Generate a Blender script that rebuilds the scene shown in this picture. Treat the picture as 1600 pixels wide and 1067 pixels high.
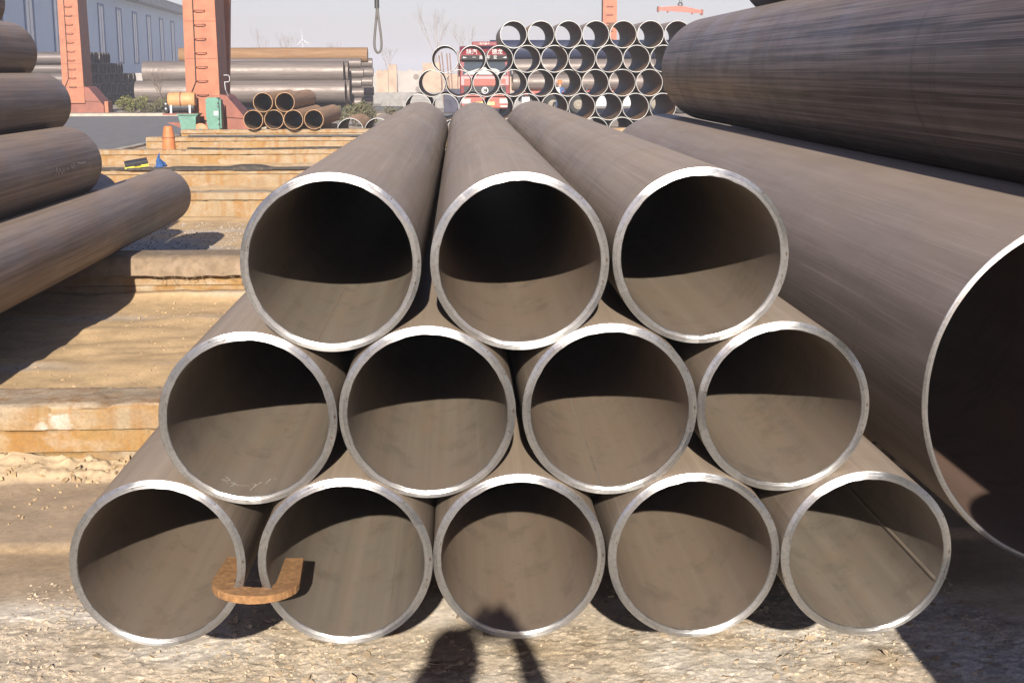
import bpy, bmesh, math, random
import numpy as np
from mathutils import Vector, Matrix

for o in list(bpy.data.objects):
    bpy.data.objects.remove(o)
SC = bpy.context.scene
COL = SC.collection
R = math.radians
random.seed(7)
RNG = np.random.RandomState(11)

# ------------------------------------------------------------------ camera, sky, sun, exposure
CAM_H = 2.036
cd = bpy.data.cameras.new('camera')
cd.sensor_width = 36.0
cd.lens = 2143.2 / 1600 * 36.0
cd.clip_start = 0.05
cd.clip_end = 8000
cam = bpy.data.objects.new('camera', cd)
COL.objects.link(cam)
fw = Vector((0.03790133, 0.98043886, -0.19314018)).normalized()
rt = Vector((0.99923051, -0.03913709, -0.00258546)).normalized()
up = rt.cross(fw)
cam.matrix_world = Matrix(((rt.x, up.x, -fw.x, 0), (rt.y, up.y, -fw.y, 0), (rt.z, up.z, -fw.z, CAM_H), (0, 0, 0, 1)))
SC.camera = cam

SUN_EL, SUN_AZ = R(22.3), R(1.4)       # light travels towards +Y, a touch to +X
w = bpy.data.worlds.new('World')
SC.world = w
w.use_nodes = True
wn = w.node_tree
sky = wn.nodes.new('ShaderNodeTexSky')
sky.sky_type = 'NISHITA'
sky.sun_disc = False
sky.sun_elevation = SUN_EL
sky.sun_rotation = R(180) + SUN_AZ
sky.air_density = 1.0
sky.dust_density = 1.0
sky.ozone_density = 1.0
bg = wn.nodes['Background']
bg.inputs['Strength'].default_value = 0.055
tint = wn.nodes.new('ShaderNodeMix')
tint.data_type = 'RGBA'
tint.blend_type = 'MULTIPLY'
tint.inputs[0].default_value = 1.0
tint.inputs[7].default_value = (.84, .80, 1.05, 1)
wn.links.new(sky.outputs[0], tint.inputs[6])
wn.links.new(tint.outputs[2], bg.inputs['Color'])

sd = bpy.data.lights.new('sun', 'SUN')
sd.energy = 5.0
sd.angle = R(0.53)
sd.color = (1.0, 0.93, 0.83)
sun = bpy.data.objects.new('sun', sd)
COL.objects.link(sun)
ld = Vector((math.sin(SUN_AZ) * math.cos(SUN_EL), math.cos(SUN_AZ) * math.cos(SUN_EL), -math.sin(SUN_EL)))
sun.rotation_euler = ld.to_track_quat('-Z', 'Y').to_euler()
sun.location = (-2, -30, 25)

SC.view_settings.view_transform = 'Standard'
SC.view_settings.look = 'None'
SC.view_settings.gamma = 1.0
SC.view_settings.use_curve_mapping = False
SC.view_settings.exposure = 1.12
SC.cycles.max_bounces = 6
SC.cycles.diffuse_bounces = 1
SC.cycles.glossy_bounces = 3
SC.cycles.volume_bounces = 0
SC.cycles.sample_clamp_indirect = 8

# ------------------------------------------------------------------ numpy noise
def _h(i, j, s):
    i = i.astype(np.int64); j = j.astype(np.int64)
    n = (i * 374761393 + j * 668265263 + s * 974711) & 0xffffffff
    n = ((n ^ (n >> 13)) * 1274126177) & 0xffffffff
    n = (n ^ (n >> 16)) & 0xffffffff
    return n / 4294967295.0
def vnoise(x, y, s=0):
    x = np.asarray(x, float); y = np.asarray(y, float)
    i = np.floor(x); j = np.floor(y)
    u = x - i; v = y - j
    u = u * u * (3 - 2 * u); v = v * v * (3 - 2 * v)
    return ((_h(i, j, s) * (1 - u) + _h(i + 1, j, s) * u) * (1 - v) + (_h(i, j + 1, s) * (1 - u) + _h(i + 1, j + 1, s) * u) * v) * 2 - 1
def fbm(x, y, s=0, oc=4):
    t = 0; a = 1; n = 0
    for k in range(oc):
        t = t + a * vnoise(x * 2 ** k, y * 2 ** k, s + 17 * k); n += a; a *= .5
    return t / n
def voro(x, y, s=0):
    i0 = np.floor(x); j0 = np.floor(y)
    f1 = np.full(x.shape, 9.); f2 = np.full(x.shape, 9.); cid = np.zeros(x.shape); cx = np.zeros(x.shape); cy = np.zeros(x.shape)
    for di in (-1, 0, 1):
        for dj in (-1, 0, 1):
            i = i0 + di; j = j0 + dj
            px = i + _h(i, j, s); py = j + _h(i, j, s + 5)
            d = np.hypot(px - x, py - y)
            c = _h(i, j, s + 9)
            m = d < f1
            f2 = np.where(m, f1, np.minimum(f2, d))
            cid = np.where(m, c, cid); cx = np.where(m, px, cx); cy = np.where(m, py, cy)
            f1 = np.where(m, d, f1)
    return f1, f2, cid, x - cx, y - cy
def sstep(a, b, x):
    t = np.clip((x - a) / (b - a), 0, 1)
    return t * t * (3 - 2 * t)

# ------------------------------------------------------------------ object helpers
def tag(o, label=None, cat=None, group=None, kind=None):
    if label: o['label'] = label
    if cat: o['category'] = cat
    if group: o['group'] = group
    if kind: o['kind'] = kind
    return o
def link(name, data, parent=None, loc=None, rot=None):
    o = bpy.data.objects.new(name, data)
    COL.objects.link(o)
    if parent is not None: o.parent = parent
    if loc is not None: o.location = loc
    if rot is not None: o.rotation_euler = rot
    return o
def thing(name, label, cat, loc=(0, 0, 0), rot=None, group=None):
    o = link(name, None, None, loc, rot)
    o.empty_display_size = .1
    return tag(o, label, cat, group)
def me(verts, faces, mats, smooth=None, mi=None, name='mesh'):
    m = bpy.data.meshes.new(name)
    m.from_pydata([tuple(v) for v in verts], [], [tuple(int(i) for i in f) for f in faces])
    for k in (mats if isinstance(mats, (list, tuple)) else [mats]): m.materials.append(k)
    if mi is not None: m.polygons.foreach_set('material_index', np.asarray(mi, dtype=np.int32))
    if smooth is not None:
        m.shade_smooth()
        if smooth < 3.1: m.set_sharp_from_angle(angle=smooth)
    m.update()
    return m
class MB:
    """collects simple solids into one mesh"""
    def __init__(s): s.v = []; s.f = []
    def add(s, v, f):
        b = len(s.v); s.v += [tuple(p) for p in v]; s.f += [tuple(i + b for i in q) for q in f]; return s
    def box(s, x0, x1, y0, y1, z0, z1, b=0.0, M=None):
        if b <= 0:
            v = [(x, y, z) for z in (z0, z1) for y in (y0, y1) for x in (x0, x1)]
            f = [(0, 2, 3, 1), (4, 5, 7, 6), (0, 1, 5, 4), (2, 6, 7, 3), (0, 4, 6, 2), (1, 3, 7, 5)]
        else:
            bm = bmesh.new(); bmesh.ops.create_cube(bm, size=1)
            for q in bm.verts: q.co = Vector(((x0 + x1) / 2 + q.co.x * (x1 - x0), (y0 + y1) / 2 + q.co.y * (y1 - y0), (z0 + z1) / 2 + q.co.z * (z1 - z0)))
            bmesh.ops.bevel(bm, geom=bm.edges[:], offset=b, segments=2, profile=.5, affect='EDGES')
            bm.verts.index_update(); v = [tuple(q.co) for q in bm.verts]; f = [tuple(q.index for q in p.verts) for p in bm.faces]; bm.free()
        if M is not None: v = [tuple(M @ Vector(p)) for p in v]
        return s.add(v, f)
    def prism(s, poly, axis, a0, a1, M=None):
        """poly: list of 2D points; axis: 'x','y','z' is the extrude direction"""
        n = len(poly)
        def p3(p, a): return {'x': (a, p[0], p[1]), 'y': (p[0], a, p[1]), 'z': (p[0], p[1], a)}[axis]
        v = [p3(p, a0) for p in poly] + [p3(p, a1) for p in poly]
        if M is not None: v = [tuple(M @ Vector(q)) for q in v]
        f = [tuple(range(n)), tuple(range(2 * n - 1, n - 1, -1))] + [(i, i + n, (i + 1) % n + n, (i + 1) % n) for i in range(n)]
        return s.add(v, f)
    def tube(s, pts, r, n=8, cap=True):
        pts = [Vector(p) for p in pts]; rs = r if isinstance(r, (list, tuple)) else [r] * len(pts)
        b = len(s.v); ref = None
        for i, p in enumerate(pts):
            t = (pts[min(i + 1, len(pts) - 1)] - pts[max(i - 1, 0)]).normalized()
            if ref is None: ref = Vector((0, 0, 1)) if abs(t.z) < .9 else Vector((1, 0, 0))
            a = (ref - t * ref.dot(t)).normalized(); c = t.cross(a); ref = a
            for k in range(n):
                q = 2 * math.pi * k / n
                s.v.append(tuple(p + (a * math.cos(q) + c * math.sin(q)) * rs[i]))
        for i in range(len(pts) - 1):
            for k in range(n):
                s.f.append((b + i * n + k, b + i * n + (k + 1) % n, b + (i + 1) * n + (k + 1) % n, b + (i + 1) * n + k))
        if cap:
            s.f.append(tuple(b + k for k in range(n - 1, -1, -1))); e = b + (len(pts) - 1) * n; s.f.append(tuple(e + k for k in range(n)))
        return s
    def lathe(s, prof, axis='y', n=24, c=(0, 0, 0), closed=False):
        """prof: (radius, along-axis)"""
        b = len(s.v)
        for r, a in prof:
            for k in range(n):
                q = 2 * math.pi * k / n; u, v = r * math.cos(q), r * math.sin(q)
                p = {'y': (u, a, v), 'x': (a, u, v), 'z': (u, v, a)}[axis]
                s.v.append((p[0] + c[0], p[1] + c[1], p[2] + c[2]))
        L = len(prof)
        for i in range(L if closed else L - 1):
            j = (i + 1) % L
            for k in range(n): s.f.append((b + i * n + k, b + i * n + (k + 1) % n, b + j * n + (k + 1) % n, b + j * n + k))
        return s
    def mesh(s, mat, smooth=None): 
        m = me(s.v, s.f, mat, None)
        bm = bmesh.new(); bm.from_mesh(m); bmesh.ops.recalc_face_normals(bm, faces=bm.faces[:]); bm.to_mesh(m); bm.free()
        if smooth is not None:
            m.shade_smooth(); m.set_sharp_from_angle(angle=smooth)
        return m
    def obj(s, name, mat, parent=None, smooth=None, loc=None, rot=None): return link(name, s.mesh(mat, smooth), parent, loc, rot)

# ------------------------------------------------------------------ materials
class NT:
    def __init__(s, name):
        s.m = bpy.data.materials.new(name); s.m.use_nodes = True; s.t = s.m.node_tree
        s.b = s.t.nodes['Principled BSDF']
    def n(s, typ, **kw):
        q = s.t.nodes.new('ShaderNode' + typ)
        for k, v in kw.items():
            if k.startswith('i_'):
                key = k[2:]; key = int(key) if key.isdigit() else key.replace('_', ' ')
                q.inputs[key].default_value = v
            else: setattr(q, k, v)
        return q
    def l(s, a, b): s.t.links.new(a, b)
    def coord(s, scale=(1, 1, 1), jitter=True):
        c = s.n('TexCoord'); out = c.outputs['Object']
        if jitter:
            oi = s.n('ObjectInfo'); k = s.n('Math', operation='MULTIPLY', i_1=43.0); s.l(oi.outputs['Random'], k.inputs[0])
            ad = s.n('VectorMath', operation='ADD'); s.l(out, ad.inputs[0]); s.l(k.outputs[0], ad.inputs[1]); out = ad.outputs[0]
        mp = s.n('Mapping'); mp.inputs['Scale'].default_value = scale; s.l(out, mp.inputs[0]); return mp.outputs[0]
    def noise(s, vec, scale=5, detail=4, rough=.55):
        q = s.n('TexNoise', i_Scale=scale, i_Detail=detail, i_Roughness=rough)
        if vec is not None: s.l(vec, q.inputs['Vector'])
        return q.outputs[0]
    def ramp(s, fac, stops):
        q = s.n('ValToRGB'); e = q.color_ramp.elements
        while len(e) < len(stops): e.new(.5)
        for k, (p, c) in enumerate(stops): e[k].position = p; e[k].color = (c[0], c[1], c[2], 1) if not isinstance(c, (int, float)) else (c, c, c, 1)
        s.l(fac, q.inputs[0]); return q.outputs[0]
    def mix(s, fac, a, b, mode='MIX'):
        q = s.n('Mix', data_type='RGBA', blend_type=mode)
        for inp, val in ((q.inputs[0], fac), (q.inputs[6], a), (q.inputs[7], b)):
            if hasattr(val, 'links'): s.l(val, inp)
            elif isinstance(val, (int, float)): inp.default_value = val
            else: inp.default_value = (*val, 1)
        return q.outputs[2]
    def bump(s, h, strength=.3, dist=.01):
        q = s.n('Bump', i_Strength=strength, i_Distance=dist); s.l(h, q.inputs['Height']); s.l(q.outputs[0], s.b.inputs['Normal'])
    def set(s, **kw):
        for k, v in kw.items():
            i = s.b.inputs[k.replace('_', ' ')]
            if hasattr(v, 'links'): s.l(v, i)
            elif isinstance(v, tuple): i.default_value = (*v, 1)
            else: i.default_value = v
        return s.m

def m_scale(name, c1, c2, rust, rough=.5, ss=(38, .5, 38), rustamt=.5, bands=0.0, spec=.22, dust=None, metallic=0.0, con=.14, fsa=.40):
    """mill scale: long streaks along the pipe, blotches, faint rust"""
    q = NT(name)
    st = q.noise(q.coord(ss), 1.0, 5, .6)
    st2 = q.noise(q.coord((9, .35, 9)), 1.0, 3, .5)
    a = q.ramp(st, [(.5 - con, tuple(x * .85 for x in c1)), (.5 + con, c2)])
    dark = tuple(x * .62 for x in c1)
    a = q.mix(q.ramp(st2, [(.40, 0.0), (.72, .45)]), a, dark)
    bl = q.noise(q.coord((1.7, 1.1, 1.7)), 1.6, 6, .65)
    a = q.mix(q.ramp(bl, [(.5, 0.0), (.8, rustamt)]), a, rust)
    bl2 = q.noise(q.coord((14, .9, 14)), 1.0, 3, .5)
    a = q.mix(q.ramp(bl2, [(.48, 0.0), (.62, .22)]), a, tuple(min(1, x * 1.35) for x in c2))
    if bands > 0:
        bd = q.noise(q.coord((.02, 2.2, .02)), 1.0, 4, .7)
        a = q.mix(q.ramp(bd, [(.56, 0.0), (.62, bands), (.68, bands * .6), (.72, 0.0)]), a, tuple(x * .45 for x in c1))
    if dust:
        g = q.n('NewGeometry'); sp = q.n('SeparateXYZ'); q.l(g.outputs['Normal'], sp.inputs[0])
        d = q.ramp(sp.outputs[2], [(.35, 0.0), (.95, dust)])
        a = q.mix(d, a, (.40, .308, .222))
    fs = q.noise(q.coord((190, .7, 190)), 1.0, 2, .5)
    a = q.mix(q.ramp(fs, [(.56, 0.0), (.68, fsa)]), a, tuple(min(1, x * 1.6) for x in c2))
    q.bump(q.noise(q.coord((70, 6, 70)), 1.0, 4, .6), .12, .004)
    rr = q.ramp(bl, [(.3, rough - .08), (.75, rough + .12)])
    return q.set(Base_Color=a, Roughness=rr, Specular_IOR_Level=spec, Metallic=metallic)

def m_inner(name, c1, c2, rust):
    q = NT(name)
    c = q.n('TexCoord'); sp = q.n('SeparateXYZ'); q.l(c.outputs['Object'], sp.inputs[0])
    at = q.n('Math', operation='ARCTAN2'); q.l(sp.outputs[0], at.inputs[0]); q.l(sp.outputs[2], at.inputs[1])
    oi = q.n('ObjectInfo'); k = q.n('Math', operation='MULTIPLY', i_1=60.0); q.l(oi.outputs['Random'], k.inputs[0])
    cb = q.n('CombineXYZ'); q.l(at.outputs[0], cb.inputs[0]); q.l(sp.outputs[1], cb.inputs[1]); q.l(k.outputs[0], cb.inputs[2])
    def mp(s):
        m = q.n('Mapping'); m.inputs['Scale'].default_value = s; q.l(cb.outputs[0], m.inputs[0]); return m.outputs[0]
    st = q.noise(mp((5, .25, 1)), 1.0, 3, .55)
    a = q.ramp(st, [(.32, c1), (.68, c2)])
    a = q.mix(q.ramp(oi.outputs['Random'], [(.0, 0.0), (.45, .05), (.75, .32), (1.0, .55)]), a, tuple(x * 1.02 for x in rust))
    fine = q.noise(mp((42, .6, 1)), 1.0, 3, .5)
    a = q.mix(q.ramp(fine, [(.54, 0.0), (.75, .16)]), a, tuple(min(1, x * 1.35) for x in c2))
    bl = q.noise(mp((2.2, 1.8, 1)), 1.3, 6, .68)
    a = q.mix(q.ramp(bl, [(.46, 0.0), (.74, .7)]), a, rust)
    b3 = q.noise(mp((1.1, 3.5, 1)), 1.6, 7, .72)
    a = q.mix(q.ramp(b3, [(.52, 0.0), (.66, .45)]), a, tuple(x * .62 for x in c1))
    spk = q.noise(mp((90, 40, 1)), 1.0, 1, .5)
    a = q.mix(q.ramp(spk, [(.78, 0.0), (.82, .5)]), a, (.5, .46, .4))
    q.bump(q.noise(mp((30, 8, 1)), 1.0, 4, .6), .12, .003)
    return q.set(Base_Color=a, Roughness=.55, Specular_IOR_Level=.15)

def m_rim(name, col=(.66, .66, .65), rough=.42, an=.75, stain=.5):
    """machined pipe end: turned steel, ground in segments round the ring"""
    q = NT(name)
    c = q.n('TexCoord'); sp = q.n('SeparateXYZ'); q.l(c.outputs['Object'], sp.inputs[0])
    at = q.n('Math', operation='ARCTAN2'); q.l(sp.outputs[0], at.inputs[0]); q.l(sp.outputs[2], at.inputs[1])
    oi = q.n('ObjectInfo'); k = q.n('Math', operation='MULTIPLY', i_1=91.0); q.l(oi.outputs['Random'], k.inputs[0])
    ad = q.n('Math', operation='MULTIPLY_ADD', i_1=1.15); q.l(at.outputs[0], ad.inputs[0]); q.l(k.outputs[0], ad.inputs[2])
    v = q.n('TexVoronoi', voronoi_dimensions='1D', i_Scale=1.0); q.l(ad.outputs[0], v.inputs['W'])
    sx = q.n('SeparateColor'); q.l(v.outputs['Color'], sx.inputs[0])
    ro = q.n('MapRange', i_3=rough - .07, i_4=rough + .09); q.l(sx.outputs[0], ro.inputs[0])
    a = q.ramp(sx.outputs[1], [(0.0, tuple(x * .80 for x in col)), (.45, tuple(x * .95 for x in col)), (1.0, col)])
    no = q.noise(c.outputs['Object'], 26, 5, .75)
    chip = q.noise(c.outputs['Object'], 75, 2, .6)
    a = q.mix(q.ramp(chip, [(.66, 0.0), (.70, .85)]), a, (.20, .13, .085))
    a = q.mix(q.ramp(no, [(.56, 0.0), (.72, stain)]), a, (.30, .21, .14))
    a = q.mix(q.ramp(q.noise(c.outputs['Object'], 90, 3, .6), [(.45, 0.0), (.7, .45)]), a, tuple(x * .55 for x in col))
    sw = q.n('TexNoise', noise_dimensions='1D', i_Scale=26.0, i_Detail=3.0); q.l(ad.outputs[0], sw.inputs['W'])
    a = q.mix(q.ramp(sw.outputs[0], [(.66, 0.0), (.69, .22), (.74, .22), (.77, 0.0)]), a, tuple(x * .5 for x in col))
    tg = q.n('Tangent', direction_type='RADIAL', axis='Y'); q.l(tg.outputs[0], q.b.inputs['Tangent'])
    # fine turning grooves
    rad = q.n('Math', operation='POWER', i_1=2.0); q.l(sp.outputs[0], rad.inputs[0])
    rad2 = q.n('Math', operation='MULTIPLY_ADD'); q.l(sp.outputs[2], rad2.inputs[0]); q.l(sp.outputs[2], rad2.inputs[1]); q.l(rad.outputs[0], rad2.inputs[2])
    sq = q.n('Math', operation='SQRT'); q.l(rad2.outputs[0], sq.inputs[0])
    gr = q.n('TexNoise', noise_dimensions='1D', i_Scale=300.0, i_Detail=2.0); q.l(sq.outputs[0], gr.inputs['W'])
    q.bump(gr.outputs[0], .5, .0025)
    return q.set(Base_Color=a, Metallic=.92, Roughness=ro.outputs[0], Anisotropic=an, Anisotropic_Rotation=.25)

def m_plain(name, col, rough=.6, var=.25, scale=6, metallic=0.0, dirt=None, spec=.4, bump=.0):
    q = NT(name)
    n = q.noise(q.coord((1, 1, 1)), scale, 5, .6)
    a = q.ramp(n, [(.3, tuple(x * (1 - var) for x in col)), (.7, tuple(min(1, x * (1 + var * .6)) for x in col))])
    if dirt:
        a = q.mix(q.ramp(q.noise(q.coord((1, 1, 1)), scale * .45, 6, .7), [(.5, 0.0), (.72, .8)]), a, dirt)
    if bump: q.bump(q.noise(q.coord((1, 1, 1)), scale * 5, 4, .6), bump, .01)
    return q.set(Base_Color=a, Roughness=rough, Metallic=metallic, Specular_IOR_Level=spec)

def m_beam():
    """stained concrete: pale cement with ochre-yellow run-off"""
    q = NT('beam_concrete')
    at = q.n('Attribute', attribute_name='Col')
    run = q.noise(q.coord((7, 7, .8)), 1.2, 5, .65)
    a = q.mix(q.ramp(run, [(.42, 0.0), (.64, .75)]), at.outputs['Color'], (.235, .112, .030))
    bl = q.noise(q.coord((1, 1, 2)), 3.0, 6, .7)
    a = q.mix(q.ramp(bl, [(.50, 0.0), (.66, .8)]), a, (.315, .25, .175))
    gd = q.noise(q.coord((.5, .5, 1.2)), 2.2, 5, .7)
    a = q.mix(q.ramp(gd, [(.55, 0.0), (.68, .55)]), a, (.16, .125, .085))
    fine = q.noise(q.coord(), 60, 5, .7)
    a = q.mix(q.ramp(fine, [(.35, .35), (.55, 0.0)]), a, (.12, .08, .045))
    q.bump(q.noise(q.coord(), 45, 6, .7), .5, .01)
    return q.set(Base_Color=a, Roughness=.88, Specular_IOR_Level=.15)
def m_ground():
    q = NT('yard_ground')
    at = q.n('Attribute', attribute_name='Col')
    n1 = q.noise(q.coord((1, 1, 1), False), 34, 7, .72)
    a = q.mix(1.0, at.outputs['Color'], q.ramp(n1, [(.25, .78), (.52, .98), (.75, 1.15)]), 'MULTIPLY')
    wv = q.noise(q.coord((1, 1, 1), False), 14, 3, .6)
    ov = q.n('VectorMath', operation='MULTIPLY_ADD'); cc = q.coord((1, 1.25, .4), False); q.l(wv, ov.inputs[0]); ov.inputs[1].default_value = (.09, .07, 0); q.l(cc, ov.inputs[2])
    for sc_, amt in ((38, .35), (95, .5)):
        vo = q.n('TexVoronoi', i_Scale=float(sc_)); q.l(ov.outputs[0], vo.inputs['Vector'])
        cs = q.n('SeparateColor'); q.l(vo.outputs['Color'], cs.inputs[0])
        mul = q.mix(1.0, a, q.ramp(cs.outputs[0], [(0.0, .72), (.5, 1.0), (1.0, 1.28)]), 'MULTIPLY')
        ve = q.n('TexVoronoi', i_Scale=float(sc_), feature='DISTANCE_TO_EDGE'); q.l(ov.outputs[0], ve.inputs['Vector'])
        mul = q.mix(1.0, mul, q.ramp(ve.outputs['Distance'], [(.0, .42), (.05, 1.0)]), 'MULTIPLY')
        fm = q.n('Math', operation='MULTIPLY', i_1=amt); q.l(at.outputs['Alpha'], fm.inputs[0])
        a = q.mix(fm.outputs[0], a, mul)
    n2 = q.noise(q.coord((1, 1, 1), False), 5, 6, .65)
    a = q.mix(1.0, a, q.ramp(n2, [(.3, .78), (.7, 1.15)]), 'MULTIPLY')
    gn = q.noise(q.coord((1, 1, 1), False), 260, 4, .75)
    a = q.mix(1.0, a, q.ramp(gn, [(.3, .72), (.5, 1.0), (.7, 1.25)]), 'MULTIPLY')
    q.bump(q.noise(q.coord((1, 1, 1), False), 150, 5, .75), .35, .003)
    return q.set(Base_Color=a, Roughness=.92, Specular_IOR_Level=.12)

SCALE_A = m_scale('mill_scale_grey', (.200, .157, .122), (.268, .216, .168), (.255, .176, .118), .55, rustamt=.45, dust=.45, con=.2, fsa=.3, bands=.3)
SCALE_L = m_scale('mill_scale_brown', (.105, .076, .060), (.215, .163, .130), (.25, .145, .082), .5, rustamt=.6, dust=.33)
SCALE_BIG = m_scale('mill_scale_large', (.170, .135, .117), (.222, .179, .156), (.215, .160, .128), .55, ss=(12, .9, 12), rustamt=.3, bands=.12, dust=.38, con=.24)
SCALE_DARK = m_scale('mill_scale_dark', (.052, .038, .031), (.180, .140, .119), (.10, .058, .042), .45, ss=(52, .22, 52), rustamt=.35, bands=.45, dust=.42, con=.08, fsa=.6)
SCALE_RUST = m_scale('rusty_scale', (.28, .165, .085), (.38, .235, .13), (.33, .17, .075), .7, rustamt=.8)
SCALE_ORANGE = m_scale('orange_rust', (.16, .092, .045), (.22, .13, .068), (.19, .10, .045), .7, rustamt=.8)
STEEL = m_scale('bare_steel', (.125, .103, .091), (.168, .142, .128), (.16, .12, .095), .48, ss=(40, .3, 40), rustamt=.3, metallic=.25)
NAVY = m_scale('navy_coating', (.016, .020, .042), (.026, .032, .062), (.05, .045, .05), .5, rustamt=.2)
INNER = m_inner('pipe_inside', (.170, .143, .112), (.210, .178, .140), (.215, .152, .106))
INNER_D = m_inner('pipe_inside_dark', (.10, .068, .048), (.16, .108, .070), (.25, .13, .06))
INNER_BIG = m_inner('pipe_inside_red', (.125, .083, .066), (.16, .108, .085), (.165, .10, .07))
RIM = m_rim('machined_rim', (.47, .47, .465), .33, .9, .4)
RIM_BIG = m_rim('sawn_rim', (.40, .39, .38), .40, .5, .4)
RIM_LAT = m_rim('bright_rim', (.36, .36, .355), .5, .3, .15)
RUST = m_plain('rusty_plate', (.25, .130, .052), .9, .4, 55, dirt=(.17, .078, .03), bump=.35)
BEAM = m_beam()
GROUND = m_ground()
CHIPM = m_plain('brown_chip', (.36, .275, .185), .9, .4, 15, dirt=(.24, .18, .12))
ORANGE = m_plain('faded_orange_paint', (.31, .105, .050), .6, .25, 3, dirt=(.20, .07, .04))
ORANGE_D = m_plain('dull_red_paint', (.20, .062, .038), .6, .25, 3, dirt=(.15, .055, .037))
DARK = m_plain('dark_steel', (.03, .03, .033), .55, .3, 8)
BLACK = m_plain('black_rubber', (.018, .018, .018), .8, .3, 10)
GREEN = m_plain('machine_green', (.075, .19, .14), .5, .25, 5, dirt=(.06, .12, .09))
YELLOWBOX = m_plain('sun_bleached_yellow', (.40, .225, .10), .6, .2, 5, dirt=(.30, .16, .07))
CONCRETE = m_plain('pale_concrete', (.34, .295, .235), .9, .2, 4, bump=.2)
GREYCON = m_plain('grey_concrete', (.21, .20, .19), .9, .25, 3, bump=.2)
WHITE = m_plain('white_paint', (.36, .36, .37), .5, .08, 5)
GREY = m_plain('grey_metal', (.35, .35, .36), .5, .15, 5, metallic=.5)

def pipe_meshes(Rr, t, L, mo, mi_, mr, n=96, bev=.011, rings=10, wob=0.0, seed=0, bw=.65):
    """wall and rim meshes; origin on the axis, near end at y=0"""
    Ri = Rr - t
    th = np.arange(n) * 2 * np.pi / n
    V = []; F = []; MI = []
    ys = np.linspace(bev, L - bev, rings)
    for y in ys:
        rr = Rr * (1 + wob * .002 * np.sin(2 * th + seed) )
        V += [(r * math.sin(a), y, r * math.cos(a)) for r, a in zip(rr, th)]
    b2 = len(V)
    ysi = np.linspace(.004, L - .004, rings)
    for y in ysi: V += [(Ri * math.sin(a), y, Ri * math.cos(a)) for a in th]
    for i in range(rings - 1):
        for k in range(n):
            k2 = (k + 1) % n
            F.append((i * n + k, (i + 1) * n + k, (i + 1) * n + k2, i * n + k2)); MI.append(0)
            F.append((b2 + i * n + k, b2 + i * n + k2, b2 + (i + 1) * n + k2, b2 + (i + 1) * n + k)); MI.append(1)
    wall = me(V, F, [mo, mi_], 3.2, MI, 'pipe_wall')
    prof = [(Rr, bev), (Rr - t * bw * .5, bev * .5), (Rr - t * bw, .0006), (Rr - t * bw - .0012, 0), (Ri + .0012, 0), (Ri, .0042)]
    V = []; F = []
    rs = np.random.RandomState(seed + 3)
    ph = rs.rand(4) * 6.28
    for (r, y) in prof:
        for k in range(n):
            a = th[k]
            dr = wob * .0007 * (math.sin(5 * a + ph[0]) + math.sin(13 * a + ph[1]) + .8 * math.sin(29 * a + ph[2])) if Ri < r < Rr else 0
            V.append(((r + dr) * math.sin(a), y, (r + dr) * math.cos(a)))
    for i in range(len(prof) - 1):
        for k in range(n):
            k2 = (k + 1) % n
            F.append((i * n + k, i * n + k2, (i + 1) * n + k2, (i + 1) * n + k))
    rim = me(V, F, mr, R(20), None, 'end_rim')
    bm = bmesh.new(); bm.from_mesh(rim); bmesh.ops.recalc_face_normals(bm, faces=bm.faces[:])
    s = sum(f.normal.y for f in bm.faces)
    if s > 0: bmesh.ops.reverse_faces(bm, faces=bm.faces[:])
    bm.to_mesh(rim); bm.free()
    return wall, rim
def add_pipe(label, X, Y, Z, meshes, L, group=None, rot=None, name='steel_pipe', roll=0.0, far=True):
    t = thing(name, label, 'pipe', (X, Y, Z), rot, group)
    wall, rim = meshes
    a = link('pipe_wall', wall, t); a.rotation_euler = (0, roll, 0)
    b = link('end_rim', rim, t); b.rotation_euler = (0, roll, 0)
    if far:
        c = link('end_rim', rim, t, (0, L, 0), (0, roll + 1.1, math.pi))
    return t, a

# ------------------------------------------------------------------ ground sheet
GB = .38                                    # top of the concrete beams
def axis_lines(segs):
    out = []
    for a, b, st in segs: out += list(np.arange(a, b, st))
    return np.array(sorted(set(np.round(out, 4))))
gx = axis_lines([(-1500, -100, 140), (-100, -20, 8), (-20, -8, 1.0), (-8, -4, .14), (-4, -2.2, .045), (-2.2, -1.9, .0125), (-1.9, 2.1, .007), (2.1, 2.4, .0125), (2.4, 5, .08), (5, 20, .9), (20, 100, 8), (100, 1501, 140)])
gy = axis_lines([(-150, -20, 13), (-20, 3.2, .8), (3.2, 4.3, .05), (4.3, 5.25, .007), (5.25, 5.8, .0125), (5.8, 7.4, .016), (7.4, 13, .05), (13, 22, .1), (22, 46, .3), (46, 80, 2), (80, 200, 12), (200, 3001, 200)])
GX, GY = np.meshgrid(gx, gy)
near = sstep(60, 25, np.hypot(GX, GY))
H = fbm(GX * 1.1, GY * 1.1, 3, 3) * .016 * near + fbm(GX * 6, GY * 6, 8, 3) * .003 * near
fg = sstep(7.6, 6.9, GY) * sstep(-4, -2.6, GX) * sstep(3.4, 2.6, GX)
warp = fbm(GX * 9, GY * 9, 21, 3) * .45
f1, f2, cid, dx, dy = voro(GX * 17 + warp, GY * 20 + warp, 4)
f1b, f2b, cidb, dxb, dyb = voro(GX * 40 + warp * 2, GY * 46 + warp, 14)
crust = sstep(.12, .42, fbm(GX * 1.3, GY * 1.6, 31, 3) + sstep(5.3, 4.7, GY) * .55)
crust *= sstep(5.55, 5.3, GY + .1 * fbm(GX * 3, GY * 3, 77, 2))
hs = _h(np.floor(cid * 9999), cid * 0, 3); hs2 = _h(np.floor(cidb * 9999), cid * 0, 5)
gone = (cid > .72) * 1.0; curl = (hs > .78) * 1.0
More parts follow.
